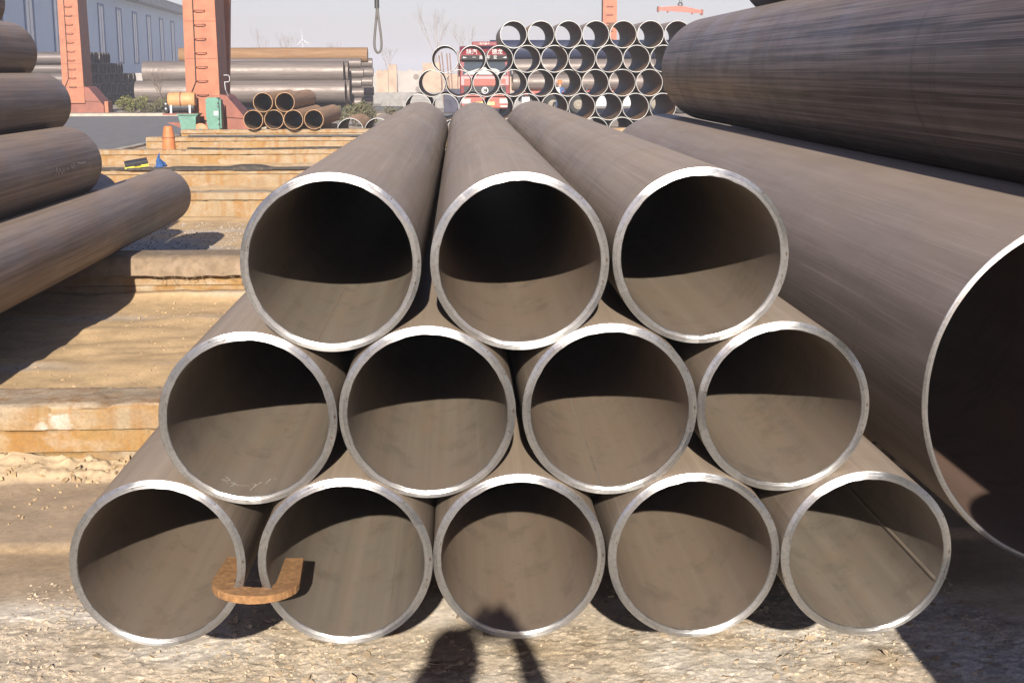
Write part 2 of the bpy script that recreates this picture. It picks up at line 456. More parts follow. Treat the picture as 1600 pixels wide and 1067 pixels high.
plate = (cid - .5) * .003 + (dx * (hs - .5) + dy * (_h(np.floor(cid * 9999), cid * 0, 4) - .5)) * .010
plate += curl * .004 * sstep(.35, .05, f2 - f1) * (1 - gone) - .004 * gone - .003 * sstep(.07, .02, f2 - f1)
plate2 = ((cidb > .8) * -.003 + (cidb - .5) * .0016 + (dxb * (hs2 - .5)) * .006 - .0018 * sstep(.10, .03, f2b - f1b))
H += fg * crust * (plate * .55 + plate2 * .5) + fg * .0012 * fbm(GX * 60, GY * 60, 5, 2)
slab_edge = .04 * fbm(GX * 2.5, GX * 0 + 3, 41, 3) + .012 * fbm(GX * 22, GY * 22, 42, 2)
slab = sstep(5.66, 5.80, GY + slab_edge) * sstep(6.72, 6.60, GY + slab_edge)
H += slab * (.024 + .012 * fbm(GX * 1.5, GY * 1.5, 44, 3)) * sstep(-4, -3, GX)
rub = sstep(6.60, 6.70, GY + slab_edge) * sstep(7.05, 6.9, GY)
H += rub * (.045 + .05 * np.abs(fbm(GX * 11, GY * 11, 51, 4)))
H += .05 * sstep(7.2, 7.35, GY) * sstep(12.4, 9.0, GY)
H += .05 * np.abs(fbm(GX * 1.4, GY * 1.4, 61, 3)) * sstep(7.4, 8.0, GY) * sstep(12.4, 11.2, GY)
for _yb in (6.88, 12.5, 19.45, 24.45, 30.4, 36.3):
    _d = _yb - GY
    H += np.where(_d > -.02, np.clip(.06 + .09 * fbm(GX * .9, GX * 0 + _yb, 63, 4), 0, .16) * np.exp(-np.maximum(_d, 0) / .16), 0) * (np.abs(_d) < 1.2)
    _e = GY - (_yb + .42)
    H += np.where(_e > 0, np.clip(.16 + .10 * fbm(GX * .7, GX * 0 + _yb, 65, 3), 0, .3) * np.exp(-_e / .5), 0) * (_e < 3) * (_yb > 7)
drop = sstep(41.45, 41.6, GY) * sstep(-4.3, -3.9, GX)
H -= .135 * drop
H = np.where(GX < -8.4, np.minimum(H, -.012), H)
H = np.where(np.hypot(GX, GY) > 55, np.minimum(H, -.12 * (GX > -8) - .012), H)
def lerp(a, b, t): return a + (b - a) * t[..., None]
C = np.empty(GX.shape + (3,))
C[:] = (.52, .36, .195)                                       # sand
C = lerp(C, np.array((.43, .30, .17)), sstep(-.1, .5, fbm(GX * .9, GY * .9, 71, 4)))
C = lerp(C, np.array((.47, .385, .295)), sstep(.1, .5, fbm(GX * .5, GY * 1.5, 73, 4)) * .8)
pale = sstep(5.5, 5.0, GY + .22 * fbm(GX * 1.6, GY * 1.6, 81, 3))
C = lerp(C, np.array((.57, .475, .36)), pale)
C = lerp(C, np.array((.70, .63, .54)), pale * sstep(-.05, .45, fbm(GX * 2.1, GY * 3.0, 83, 4)) * .85)
C = lerp(C, np.array((.45, .345, .225)), pale * sstep(.05, .5, fbm(GX * 3.3, GY * 4.0, 85, 4)) * .8)
C *= (1 + (pale * fg * crust)[..., None] * (np.minimum(cid, .6) * .3 - .09 + (cidb - .5) * .22 - .30 * gone - .12 * (cidb > .8))[..., None])
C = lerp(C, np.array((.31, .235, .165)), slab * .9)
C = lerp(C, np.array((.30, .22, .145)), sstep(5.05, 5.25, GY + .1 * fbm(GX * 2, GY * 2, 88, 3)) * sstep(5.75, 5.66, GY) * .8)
C = lerp(C, np.array((.45, .35, .23)), rub * .8)
gravel = sstep(12.9, 13.4, GY) * sstep(17.6, 16.6, GY)
C = lerp(C, np.array((.35, .31, .26)), gravel * sstep(-.4, .2, fbm(GX * .8, GY * .8, 91, 3)))
far_ = sstep(44, 60, GY)
C = lerp(C, np.array((.30, .26, .215)), far_)
nx, ny = len(gx), len(gy)
idx = np.arange(nx * ny).reshape(ny, nx)
faces = np.stack([idx[:-1, :-1], idx[:-1, 1:], idx[1:, 1:], idx[1:, :-1]], -1).reshape(-1, 4)
gm = bpy.data.meshes.new('ground')
gm.vertices.add(nx * ny)
gm.vertices.foreach_set('co', np.stack([GX, GY, H], -1).reshape(-1).astype(np.float32))
gm.loops.add(faces.size); gm.loops.foreach_set('vertex_index', faces.reshape(-1).astype(np.int32))
gm.polygons.add(len(faces)); gm.polygons.foreach_set('loop_start', (np.arange(len(faces)) * 4).astype(np.int32))
gm.update(calc_edges=True)
ca = gm.color_attributes.new('Col', 'FLOAT_COLOR', 'POINT')
ca.data.foreach_set('color', np.concatenate([C, (pale * sstep(-.2, .3, crust - .1 + .3 * fbm(GX * 2, GY * 2, 95, 3)))[..., None]], -1).reshape(-1).astype(np.float32))
gm.materials.append(GROUND)
tag(link('ground', gm), 'sandy yard ground with pale flaking cement crust', kind='structure')
def gz(x, y):
    i = min(max(np.searchsorted(gx, x) - 1, 0), nx - 2); j = min(max(np.searchsorted(gy, y) - 1, 0), ny - 2)
    return float(max(H[j, i], H[j, i + 1], H[j + 1, i], H[j + 1, i + 1]))
def gz_mean(x, y):
    i = min(max(np.searchsorted(gx, x) - 1, 0), nx - 2); j = min(max(np.searchsorted(gy, y) - 1, 0), ny - 2)
    return float(H[j:j + 2, i:i + 2].mean())

# loose flakes and crumbs on the crust (nobody could count them)
def flakes(name, n, region, smin, smax, mat, flat=True, dens=None):
    V = []; F = []; k = 0
    while k < n:
        x = random.uniform(region[0], region[1]); y = random.uniform(region[2], region[3])
        if dens and random.random() > dens(x, y): continue
        k += 1
        s = random.uniform(smin, smax) * random.uniform(.5, 1); z = gz_mean(x, y)
        nn = random.randint(4, 6); a0 = random.random() * 6.28; el = random.uniform(.35, 1)
        th_ = s * (random.uniform(.12, .3) if flat else random.uniform(.6, .9))
        tx, ty = random.gauss(0, .35), random.gauss(0, .35); ca_, sa_ = math.cos(a0), math.sin(a0)
        b = len(V)
        for lev in (0, 1):
            for q in range(nn):
                a = q * 6.283 / nn + random.uniform(-.25, .25)
                rr = s * random.uniform(.7, 1.15) * (.85 if lev and not flat else 1)
                u, v = rr * math.cos(a), rr * math.sin(a) * el
                px, py = u * ca_ - v * sa_, u * sa_ + v * ca_
                V.append((x + px, y + py, z + lev * th_ + px * tx + py * ty - .001))
        F.append(tuple(b + nn + q for q in range(nn)))
        for q in range(nn): F.append((b + q, b + (q + 1) % nn, b + nn + (q + 1) % nn, b + nn + q))
    return tag(link(name, me(V, F, mat)), kind='stuff')
FLAKE = m_plain('cement_flake', (.50, .40, .285), .92, .35, 9, dirt=(.38, .27, .16), bump=.2)
CRUMB = m_plain('dirt_crumb', (.36, .25, .14), .95, .4, 12, dirt=(.33, .25, .17), bump=.3)
o = flakes('cement_flakes', 5200, (-1.75, 2.0, 4.3, 5.35), .003, .014, FLAKE, True, lambda x, y: .25 + .75 * (vnoise(x * 1.7, y * 2.3, 31) > -.15) * (1 if y < 4.95 else .35))
tag(o, 'thin pale cement flakes scattered on the ground before the pipes', 'flakes')
o = flakes('cement_chips', 420, (-1.75, 2.0, 4.32, 5.2), .009, .026, CHIPM, True, lambda x, y: .15 + .85 * (vnoise(x * 2.3, y * 3.1, 37) > .05))
tag(o, 'brown broken chips lying among the pale flakes before the pipes', 'chips')
o = flakes('dirt_crumbs', 700, (-3.2, -.9, 5.2, 12.4), .004, .016, CRUMB, False, lambda x, y: .12 + .88 * (vnoise(x * 2, y * 2, 5) > .25))
tag(o, 'small clods and crumbs of dirt strewn beside the pipes', 'clods')
o = flakes('rubble', 420, (-3.6, -1.0, 6.62, 6.86), .005, .030, CRUMB, False, lambda x, y: .15 + .85 * (vnoise(x * 2.6, y * 2.6, 15) > -.1))
tag(o, 'broken rubble heaped along the foot of the first beam', 'rubble')
o = flakes('gravel', 3000, (-4.6, -1.2, 13.0, 18.9), .008, .02, m_plain('grey_gravel', (.29, .25, .205), .9, .4, 14), False)
tag(o, 'grey gravel between the second and third beam', 'gravel')

# ------------------------------------------------------------------ concrete beams
BEAM_Y = [(-.62, 0), (6.86, 1), (12.5, 2), (19.45, 3), (24.45, 4), (30.4, 5), (36.3, 6), (40.95, 7)]
def strip(x0, x1, y0, y1, z0, z1, dxs, seed, rough, colf):
    """a beam course: front, top and back as one displaced grid wrapped round the section"""
    xs = np.arange(x0, x1 + dxs, dxs)
    nzf = max(3, int((z1 - z0) / min(dxs, .05)) + 1); nyt = max(3, int((y1 - y0) / max(dxs, .03)) + 1)
    prof = [(y0, z, 0) for z in np.linspace(z0, z1 - .012, nzf)] + [(y, z1, 1) for y in np.linspace(y0 + .012, y1 - .012, nyt)] + [(y1, z1 - .012, 2), (y1, z0, 2)]
    P = np.array([(p[0], p[1]) for p in prof]); kind = np.array([p[2] for p in prof])
    s = np.cumsum(np.r_[0, np.hypot(*np.diff(P, axis=0).T)])
    XX, SS = np.meshgrid(xs, s); d = rough * (fbm(XX * 5, SS * 5, seed, 4) + .5 * fbm(XX * 23, SS * 23, seed + 3, 3)) + rough * 1.2 * fbm(XX * 1.3, SS * .2, seed + 9, 3)
    YY = np.repeat(P[:, :1], len(xs), 1); ZZ = np.repeat(P[:, 1:], len(xs), 1); KK = np.repeat(kind[:, None], len(xs), 1)
    YY = YY + np.where(KK == 0, -d - rough * .3, 0); ZZ = ZZ + np.where(KK == 1, np.minimum(d * .8, 0), 0)
    chip = sstep(.28, .5, fbm(XX * 6, XX * 0 + seed, seed + 21, 3)); edge = np.exp(-((SS - s[nzf - 1]) / .03) ** 2)
    ZZ = ZZ - np.where(z1 > GB - .01, chip * edge * .022, 0); YY = YY + np.where(KK == 0, chip * edge * .02, 0)
    V = np.stack([XX, YY, ZZ], -1).reshape(-1, 3); m, n = XX.shape
    ii = np.arange(m * n).reshape(m, n)
    F = np.stack([ii[:-1, :-1], ii[:-1, 1:], ii[1:, 1:], ii[1:, :-1]], -1).reshape(-1, 4)
    caps = [tuple(ii[:, 0]), tuple(ii[::-1, -1])]
    mm = me(V, [tuple(f) for f in F] + caps, BEAM, R(40))
    c = colf(XX, SS, KK).reshape(-1, 3)
    at = mm.color_attributes.new('Col', 'FLOAT_COLOR', 'POINT')
    at.data.foreach_set('color', np.c_[c, np.ones(len(c))].reshape(-1).astype(np.float32))
    return mm
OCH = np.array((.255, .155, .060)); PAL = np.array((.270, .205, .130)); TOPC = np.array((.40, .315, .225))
def col_low(X, S, K): return lerp(np.broadcast_to(OCH, X.shape + (3,)), PAL, sstep(-.35, .3, fbm(X * 2.3, S * 3, 101, 4)) * .85)
def splash(X, Z):
    w1 = fbm(X * 14, Z * 14, 131, 4) * .035
    m = 0
    for cx, cz, rr in ((-2.06, .300, .050), (-2.14, .268, .036), (-2.02, .266, .028), (-2.09, .33, .03)): m = np.maximum(m, sstep(rr, rr * .75, np.hypot((X - cx) * .8, Z - cz) + w1))
    return m * sstep(-.5, -.1, fbm(X * 30, Z * 30, 133, 3))
def col_first(X, S, K):
    return lerp(col_up(X, S, K), np.array((.50, .465, .42)), splash(X, .248 + S) * (K == 0) * .9)
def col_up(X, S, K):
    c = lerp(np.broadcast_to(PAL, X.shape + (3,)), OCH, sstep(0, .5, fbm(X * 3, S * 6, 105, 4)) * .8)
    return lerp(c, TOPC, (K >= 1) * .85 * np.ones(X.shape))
ORD = ['', 'first', 'second', 'third', 'fourth', 'fifth', 'sixth', 'seventh']
for y0, k in BEAM_Y:
    x0, x1 = (-8.1, 11.0)
    if k == 0: x0, x1 = -2.6, 5.2
    if k in (1, 2): x0 = -7.6
    if k == 4: x0 = -7.7
    lab = ('low ochre-stained concrete beam the photographer stands on' if k == 0 else
           {1: 'ochre-stained concrete beam with a white paint splash, carrying the pipes', 2: 'stained concrete beam with a worn brown mat over its top',
            3: 'pale stained concrete beam beyond the grey gravel strip', 4: 'ochre concrete beam with a wavy black belt and a blue rag on it',
            5: 'stained concrete beam with an orange stub cone on its end', 6: 'low stained concrete beam just before the small rusty pipe stack',
            7: 'pale concrete beam under the front ends of the rusty pipe stack'}[k])
    t = thing('concrete_beam', lab, 'beam', (0, 0, 0), None, 'concrete beams across the yard')
    dxs = {1: .013, 2: .035}.get(k, .07); rg = .013 if k in (1, 2) else .026
    a, b = .245, .125
    courses = (('lower_course', -.06, b - .003, col_low, .006, rg * .35), ('middle_course', b + .003, a - .003, col_low, .0, rg * .35), ('top_course', a + .003, GB, col_up, -.012, rg))
    if k == 1: courses = courses[:2] + (courses[2][:3] + (col_first,) + courses[2][4:],)
    if k >= 3: courses = (('lower_course', -.06, .27, col_low, .0, rg), ('top_course', .274, GB, col_up, -.012, rg * 1.3))
    for nm, z0, z1, cf, off, ro in courses:
        link(nm, strip(x0, x1, y0 + off + .02, y0 + .42 - abs(off), z0, z1, dxs, 200 + k * 7 + int(z1 * 50), ro, cf), t)
    c = MB().box(x0 + .05, x1 - .05, y0 + .06, y0 + .38, -.05, GB - .02).obj('core', GREYCON, t)

# short bearer that carries the back of the rusty stack
t = MB().box(-7.6, -3.95, 45.4, 45.75, -.05, .375, .02).obj('concrete_bearer', CONCRETE)
tag(t, 'short concrete bearer under the back of the rusty pipe stack', 'bearer')

# worn mat draped over the second beam
def ribbon(name, mat, rows, thick=.012, parent=None):
    """rows: list of cross lines, each a list of points (same count)"""
    m, n = len(rows), len(rows[0]); V = []; F = []
    P = np.array(rows)
    du = np.gradient(P, axis=0); dv = np.gradient(P, axis=1); N = np.cross(du, dv); N /= np.linalg.norm(N, axis=-1, keepdims=True) + 1e-9
    V = list((P).reshape(-1, 3)) + list((P + N * thick).reshape(-1, 3)); ii = np.arange(m * n).reshape(m, n); o_ = m * n
    for i in range(m - 1):
        for j in range(n - 1):
            F.append((ii[i, j], ii[i + 1, j], ii[i + 1, j + 1], ii[i, j + 1])); F.append((o_ + ii[i, j], o_ + ii[i, j + 1], o_ + ii[i + 1, j + 1], o_ + ii[i + 1, j]))
    ring = [ii[0, j] for j in range(n)] + [ii[i, -1] for i in range(1, m)] + [ii[-1, j] for j in range(n - 2, -1, -1)] + [ii[i, 0] for i in range(m - 2, 0, -1)]
    for q in range(len(ring)): F.append((ring[q], ring[(q + 1) % len(ring)], o_ + ring[(q + 1) % len(ring)], o_ + ring[q]))
    return link(name, me(V, F, mat, R(50)), parent)
MATM = m_plain('worn_brown_matting', (.19, .135, .085), .95, .3, 14, dirt=(.27, .20, .14), bump=.5)
rows = []
for x in np.arange(-4.6, 1.9, .03):
    e = float(fbm(np.array([x * 3.0]), np.array([1.0]), 7, 4)[0]); e2 = float(fbm(np.array([x * 14.0]), np.array([3.0]), 9, 3)[0])
    ez = GB - .165 + .022 * e + .012 * e2
    rows.append([(x, 12.93, GB + .004), (x, 12.80, GB + .003), (x, 12.62, GB + .003 + .003 * e), (x, 12.50, GB + .002), (x, 12.462, GB - .02), (x, 12.440 - .01 * e, GB - .08), (x, 12.425 - .02 * e, ez)])
mat_o = ribbon('worn_mat', MATM, rows, -.012)
tag(mat_o, 'worn brown mat with a frayed edge draped over the second beam', 'mat')
fr = MB()
for k in range(42):
    x = random.uniform(-4.2, -1.2); h = random.uniform(.02, .075); z = GB - .15
    fr.tube([(x, 12.41, z), (x + random.gauss(0, .01), 12.402, z - h * .5), (x + random.gauss(0, .022), 12.405, z - h)], .0022, 4)
tag(fr.obj('fringe', MATM, mat_o), kind='stuff')

# long black belts lying on the beams
RUB = m_plain('old_black_belt', (.035, .030, .026), .85, .3, 20, dirt=(.12, .09, .06))
def belt(lab, x0, x1, y, wdt, amp, seed, zt=GB):
    rows = []
    for x in np.arange(x0, x1, .06):
        n1 = float(fbm(np.array([x * 1.1]), np.array([seed * 1.0]), seed, 3)[0]); lift = max(0, n1) * amp
        yy = y - .02 + .05 * n1
        rows.append([(x, yy + wdt, zt + .006 + lift * .6), (x, yy + wdt * .5, zt + .004 + lift * .4), (x, yy, zt + .003 + lift * .1), (x, yy - .010, zt - .02 + lift * .05), (x, yy - .014, zt - .030 - .03 * max(0, n1))])
    o = ribbon('rubber_belt', RUB, rows, -.008)
    return tag(o, lab, 'belt', 'belts along the beams')
belt('wavy black rubber belt along the beam with the blue rag', -7.6, 2.0, 24.44, .06, .14, 5)
pts = [(x, 30.40 + .012 * math.sin(x * 3), GB + .02 + .012 * math.sin(x * 1.7)) for x in np.arange(-5.9, 2.6, .15)]
tag(MB().tube(pts, .022, 6).obj('black_cable', RUB, None, R(60)), 'thin black cable along the beam that carries the orange stub', 'cable')
o = MB().box(-7.0, 4.6, 36.24, 36.31, GB + .002, GB + .05, .006).obj('crane_rail', DARK); tag(o, 'dark rail lying along the beam before the rusty stack', 'rail')

# ------------------------------------------------------------------ the front stack of twelve pipes
RF, TF = .254, .0245
MAIN = {'b1': (-.885, 3.82, .634), 'b2': (-.340, 3.813, .634), 'b3': (.168, 3.828, .634), 'b4': (.683, 3.816, .634), 'b5': (1.194, 3.809, .634),
        'm1': (-.608, 3.83, 1.062), 'm2': (-.095, 3.832, 1.073), 'm3': (.432, 3.844, 1.073), 'm4': (.941, 3.854, 1.073),
        't1': (-.361, 3.84, 1.508), 't2': (.172, 3.848, 1.506), 't3': (.692, 3.875, 1.515)}
LAB = {'b1': 'bottom-row pipe holding one arm of the rusty U plate, outermost beside the ochre beam',
       'b2': 'bottom-row pipe holding the other arm of the rusty U plate, second from stack edge',
       'b3': 'middle pipe of the bottom row, with the photographer\'s shadow in its mouth',
       'b4': 'bottom-row pipe between the shadowed middle pipe and the one with a weld bead',
       'b5': 'bottom-row pipe with a raised weld bead inside, beside the large brown pipe',
       'm1': 'second-row pipe with chalk handwriting inside its lip',
       'm2': 'second-row pipe next to the one with chalk handwriting inside',
       'm3': 'second-row pipe resting on the middle pipe and the next one towards the large pipe',
       'm4': 'second-row pipe beside the large brown pipe, with a rust-marked rim',
       't1': 'top-row pipe above the chalk-marked pipe, on the open beam side',
       't2': 'central top-row pipe between two others of the front stack',
       't3': 'top-row pipe nearest the large dark pipe, with a dull faced rim'}
front = {}
for k, (nm, (x, y, z)) in enumerate(MAIN.items()):
    L = 12.72 + .06 * math.sin(k * 2.3) - y
    ms = pipe_meshes(RF, TF, L, SCALE_A, INNER, RIM, 144, .0055, 14, 1.0, k, .52 if k % 3 else .40)
    front[nm], _w = add_pipe(LAB[nm], x, y, z, ms, L, 'front stack of machined pipes', (0, 0, -.0022 if nm == 't1' else 0), roll=0.0)
# weld bead inside b5 and faint seams in others
def bead(parent, ang, rad, L, wd=.012, h=.005, mat=None, y0=.01):
    rows = []; V = []; F = []
    n = 60
    for i in range(n):
        y = y0 + (L - y0) * (i / (n - 1)) ** 1.5
        for (da, dr) in ((-wd, .002), (-wd * .5, -h * .8), (0, -h), (wd * .5, -h * .8), (wd, .002)):
            a = ang + da / rad; r_ = rad + dr
            V.append((r_ * math.sin(a), y, r_ * math.cos(a)))
    for i in range(n - 1):
        for j in range(4): F.append((i * 5 + j, i * 5 + j + 1, i * 5 + j + 6, i * 5 + j + 5))
    return link('weld_bead', me(V, F, mat or INNER, 3.2), parent)
bead(front['b5'], R(112), RF - TF, 6.0, .009, .003)
bead(front['t1'], R(192), RF - TF, 6.0, .004, .0012)
bead(front['b2'], R(148), RF - TF, 6.0, .004, .0012)
bead(front['m3'], R(186), RF - TF, 6.0, .006, .0015)
bead(front['b4'], R(238), RF - TF, 6.0, .006, .0018)

# chalk handwriting inside m1 (illegible scrawl)
CHALK = m_plain('white_chalk', (.46, .42, .36), .95, .2, 60)
def scrawl(parent, strokes, ang0, y0, rad, sx, sy, wd=.0018, inside=True, nm='chalk_writing', axial=False):
    V = []; F = []
    for st in strokes:
        pts = []
        for i in range(len(st) - 1):
            for q in range(6):
                t_ = q / 6; pts.append((st[i][0] + (st[i + 1][0] - st[i][0]) * t_, st[i][1] + (st[i + 1][1] - st[i][1]) * t_))
        pts.append(st[-1]); b = len(V)
        for i, p in enumerate(pts):
            q0 = pts[max(i - 1, 0)]; q1 = pts[min(i + 1, len(pts) - 1)]
            tx, ty = (q1[0] - q0[0]) * sx, (q1[1] - q0[1]) * sy; l_ = math.hypot(tx, ty) + 1e-9
            ww = wd * random.uniform(.5, 1.1)
            for sg in (-1, 1):
                u = p[0] * sx - sg * ty / l_ * ww; v = p[1] * sy + sg * tx / l_ * ww
                if axial: a = ang0 + v / rad; yy = y0 + u
                else: a = ang0 - u / rad; yy = y0 + v
                rr = rad - .0012 if inside else rad + .0012
                V.append((rr * math.sin(a), yy, rr * math.cos(a)))
        for i in range(len(pts) - 1): F.append((b + 2 * i, b + 2 * i + 1, b + 2 * i + 3, b + 2 * i + 2))
    return link(nm, me(V, F, CHALK), parent)
Z_ = [[(0.05, .75), (.13, .7), (.17, .62), (.0, .48), (.16, .42)], [(.20, .55), (.24, .48), (.27, .55), (.30, .5), (.25, .30), (.22, .24)], [(.30, .48), (.36, .44), (.44, .46), (.50, .5), (.58, .5)], [(.62, .62), (.68, .66), (.72, .56)], [(.80, .80), (.71, .56), (.64, .18)], [(.96, 1.0), (.90, .62)], [(1.04, .95), (1.1, .9)]]
scrawl(front['m1'], Z_, R(206), .035, RF - TF, .145, .13)

# ------------------------------------------------------------------ rusty U plate wedged on the two pipe walls
v = []
sl, ow, tip = .061, .129, .262
ip = [(-sl, tip), (-sl, .075)]
for q in range(1, 20): a = math.pi + math.pi * q / 20; ip.append((sl * math.cos(a), .075 + .045 * math.sin(a)))
ip += [(sl, .075), (sl, tip)]
op = [(ow - .012, tip + .004), (ow, .085)]
for q in range(1, 26): a = -math.pi * q / 26; op.append((ow * math.cos(a), .085 + .125 * math.sin(a)))
op += [(-ow, .085), (-ow + .012, tip)]
u = thing('u_plate', 'rusty U-shaped steel plate wedged between two bottom-row pipe mouths', 'plate', (-.6125, 3.793, .535), (R(1.5), R(2.0), R(-1)))
bm = bmesh.new()
poly = ip + op
fv = [bm.verts.new((p[0], p[1], 0)) for p in poly]
f0 = bm.faces.new(fv)
ex = bmesh.ops.extrude_face_region(bm, geom=[f0])
bmesh.ops.translate(bm, vec=(0, 0, .024), verts=[g for g in ex['geom'] if isinstance(g, bmesh.types.BMVert)])
bmesh.ops.recalc_face_normals(bm, faces=bm.faces[:])
bmesh.ops.bevel(bm, geom=[e for e in bm.edges if e.calc_length() > .0], offset=.0016, segments=1, affect='EDGES')
for q in bm.verts: q.co += Vector((random.gauss(0, .0006), random.gauss(0, .0006), random.gauss(0, .0005)))
mm = bpy.data.meshes.new('u'); bm.to_mesh(mm); bm.free(); mm.materials.append(RUST)
link('plate_body', mm, u)

# ------------------------------------------------------------------ large pipes beside the stack
big = thing_count = None
RB = .611
msb = pipe_meshes(RB, .019, 9.9, SCALE_BIG, INNER_BIG, RIM_BIG, 192, .006, 16, .6, 31, .4)
low_big, _ = add_pipe('huge brown steel pipe lying on the beams with its mouth open beside the stack', 2.117, 4.30, GB + RB, msb, 9.9, 'large pipes beside the stack')
RU = .49
msu = pipe_meshes(RU, .022, 14.4, SCALE_DARK, INNER_BIG, RIM_BIG, 160, .006, 20, .6, 33, .4)
UX, UZ = 2.47, 2.05
dd = math.hypot(UX - 2.117, UZ - (GB + RB)); UZ += 0 if dd >= RB + RU else math.sqrt((RB + RU) ** 2 - (UX - 2.117) ** 2) - (UZ - GB - RB)
add_pipe('dark scuffed large pipe with ring-shaped scuffs lying on the huge brown pipe', UX, -.9, UZ, msu, 14.4, 'large pipes beside the stack')
# neighbours that hold it up
def touch(c1, r1, c2, r2, r3):
    """centre of circle r3 resting on two circles (upper solution)"""
    a, b = r1 + r3, r2 + r3; d = math.hypot(c2[0] - c1[0], c2[1] - c1[1]); x = (a * a - b * b + d * d) / (2 * d); h = math.sqrt(max(0, a * a - x * x))
    ex, ez = (c2[0] - c1[0]) / d, (c2[1] - c1[1]) / d
    p = (c1[0] + ex * x - ez * h, c1[1] + ez * x + ex * h); q = (c1[0] + ex * x + ez * h, c1[1] + ez * x - ex * h)
    return p if p[1] > q[1] else q
R2 = .80
ms2 = pipe_meshes(R2, .024, 8.0, SCALE_BIG, INNER_BIG, RIM_BIG, 128, .006, 10, .6, 35, .4)
X2 = 2.117 + math.sqrt((RB + R2) ** 2 - (R2 - RB) ** 2)
add_pipe('widest brown pipe hidden behind the huge open-mouthed pipe', X2, 6.0, GB + R2, ms2, 8.0, 'large pipes beside the stack')
R3 = .49
c4 = touch((UX, UZ), RU, (X2, GB + R2), R2, R3)
ms3 = pipe_meshes(R3, .022, 9.0, SCALE_DARK, INNER_BIG, RIM_BIG, 96, .006, 10, .6, 37, .4)
c5 = touch((UX, UZ), RU, (UX + 1.02, UZ + .12), R3, R3)
add_pipe('dark large pipe out beyond the scuffed one, on the widest pipe', UX + 1.02, 5.0, UZ + .12, ms3, 9.0, 'large pipes beside the stack')
add_pipe('dark pipe lying on top of the scuffed large pipe, only its end in view', c5[0], 3.0, c5[1], ms3, 9.0, 'large pipes beside the stack')
# the pipe in line with it that throws the shade across the huge mouth
msf = pipe_meshes(RB, .019, 9.0, SCALE_BIG, INNER_BIG, RIM_BIG, 96, .006, 10, .6, 39, .4)
add_pipe('huge pipe beside the photographer, throwing shade on the open mouth', 2.155, -6.75, GB + RB, msf, 9.0, 'large pipes beside the stack')
o = MB().box(1.2, 3.2, -5.6, -5.2, -.05, GB, .02).obj('concrete_bearer', CONCRETE); tag(o, 'concrete bearer under the huge pipe beside the photographer', 'bearer')

# ------------------------------------------------------------------ pyramid of pipes on the other side
rows_l = [(.30, .68, -3.29, 5, (15.5, 15.05, 15.3, 15.2, 15.4)), (.33, 1.217, -3.62, 4, (12.9, 13.3, 13.1, 13.2)), (.29, 1.742, -3.95, 3, (13.35, 13.4, 13.2)), (.29, 2.219, -4.28, 2, (13.5, 13.3)), (.29, 2.696, -4.61, 1, (13.7,))]
rname = ['bottom', 'second', 'third', 'fourth', 'topmost']
on = ['edge', 'second', 'third', 'fourth', 'fifth']
left = {}
for ri, (rr, z, x0, n, ye) in enumerate(rows_l):
    for k in range(n):
        L = ye[k] - 2.6
        ms = pipe_meshes(rr, .022, L, SCALE_L, INNER_D, RIM_BIG, 112, .006, 14, .6, 50 + ri * 9 + k, .4)
        lab = {(0, 0): 'brown scaly pipe lying lowest and outermost on the gravel side of the pyramid', (1, 0): 'brown pipe with a yellow chalk scrawl near its end'}.get((ri, k), f'brown scaly pipe, {on[k]} of the {rname[ri]} row counted from the gravel side')
        left[(ri, k)], _ = add_pipe(lab, x0 - .66 * k, 2.6, z, ms, L, 'pyramid of brown scaly pipes')
CHALK2 = CHALK
sc = [[(0, .3), (.06, .8), (.1, .3), (.14, .7), (.2, .35), (.26, .6), (.3, .4)], [(.36, .5), (.42, .6)], [(.5, .75), (.56, .5), (.6, .85), (.64, .4)], [(.7, .8), (.86, .7), (1.0, .72)]]
scrawl(left[(1, 0)], sc, R(100), 12.9 - 2.6 - 1.5, .33, .95, -.14, .006, False, 'chalk_scrawl', True)

# ------------------------------------------------------------------ small rusty stack on the seventh beam
msr = pipe_meshes(.285, .018, 6.3, SCALE_RUST, INNER_D, SCALE_RUST, 48, .004, 6, 0, 70, .4)
rp = [(-5.96, .665), (-5.375, .665), (-4.79, .665), (-4.205, .665)]
wn_ = ['next to the crane leg', 'second from the crane leg', 'third from the crane leg', 'farthest from the crane leg']
for k, (x, z) in enumerate(rp): add_pipe('small rusty pipe in the lower row, ' + wn_[k], x, 40.75 + (.0, .12, -.05, .05)[k], z, msr, 6.3, 'small rusty pipe stack')
for k, x in enumerate((-5.668, -5.05)):
    add_pipe('small rusty pipe on top of the rusty stack, ' + ('crane-leg side' if k == 0 else 'truck side'), x, 40.8 + .15 * k, .665 + .4960, msr, 6.3, 'small rusty pipe stack')

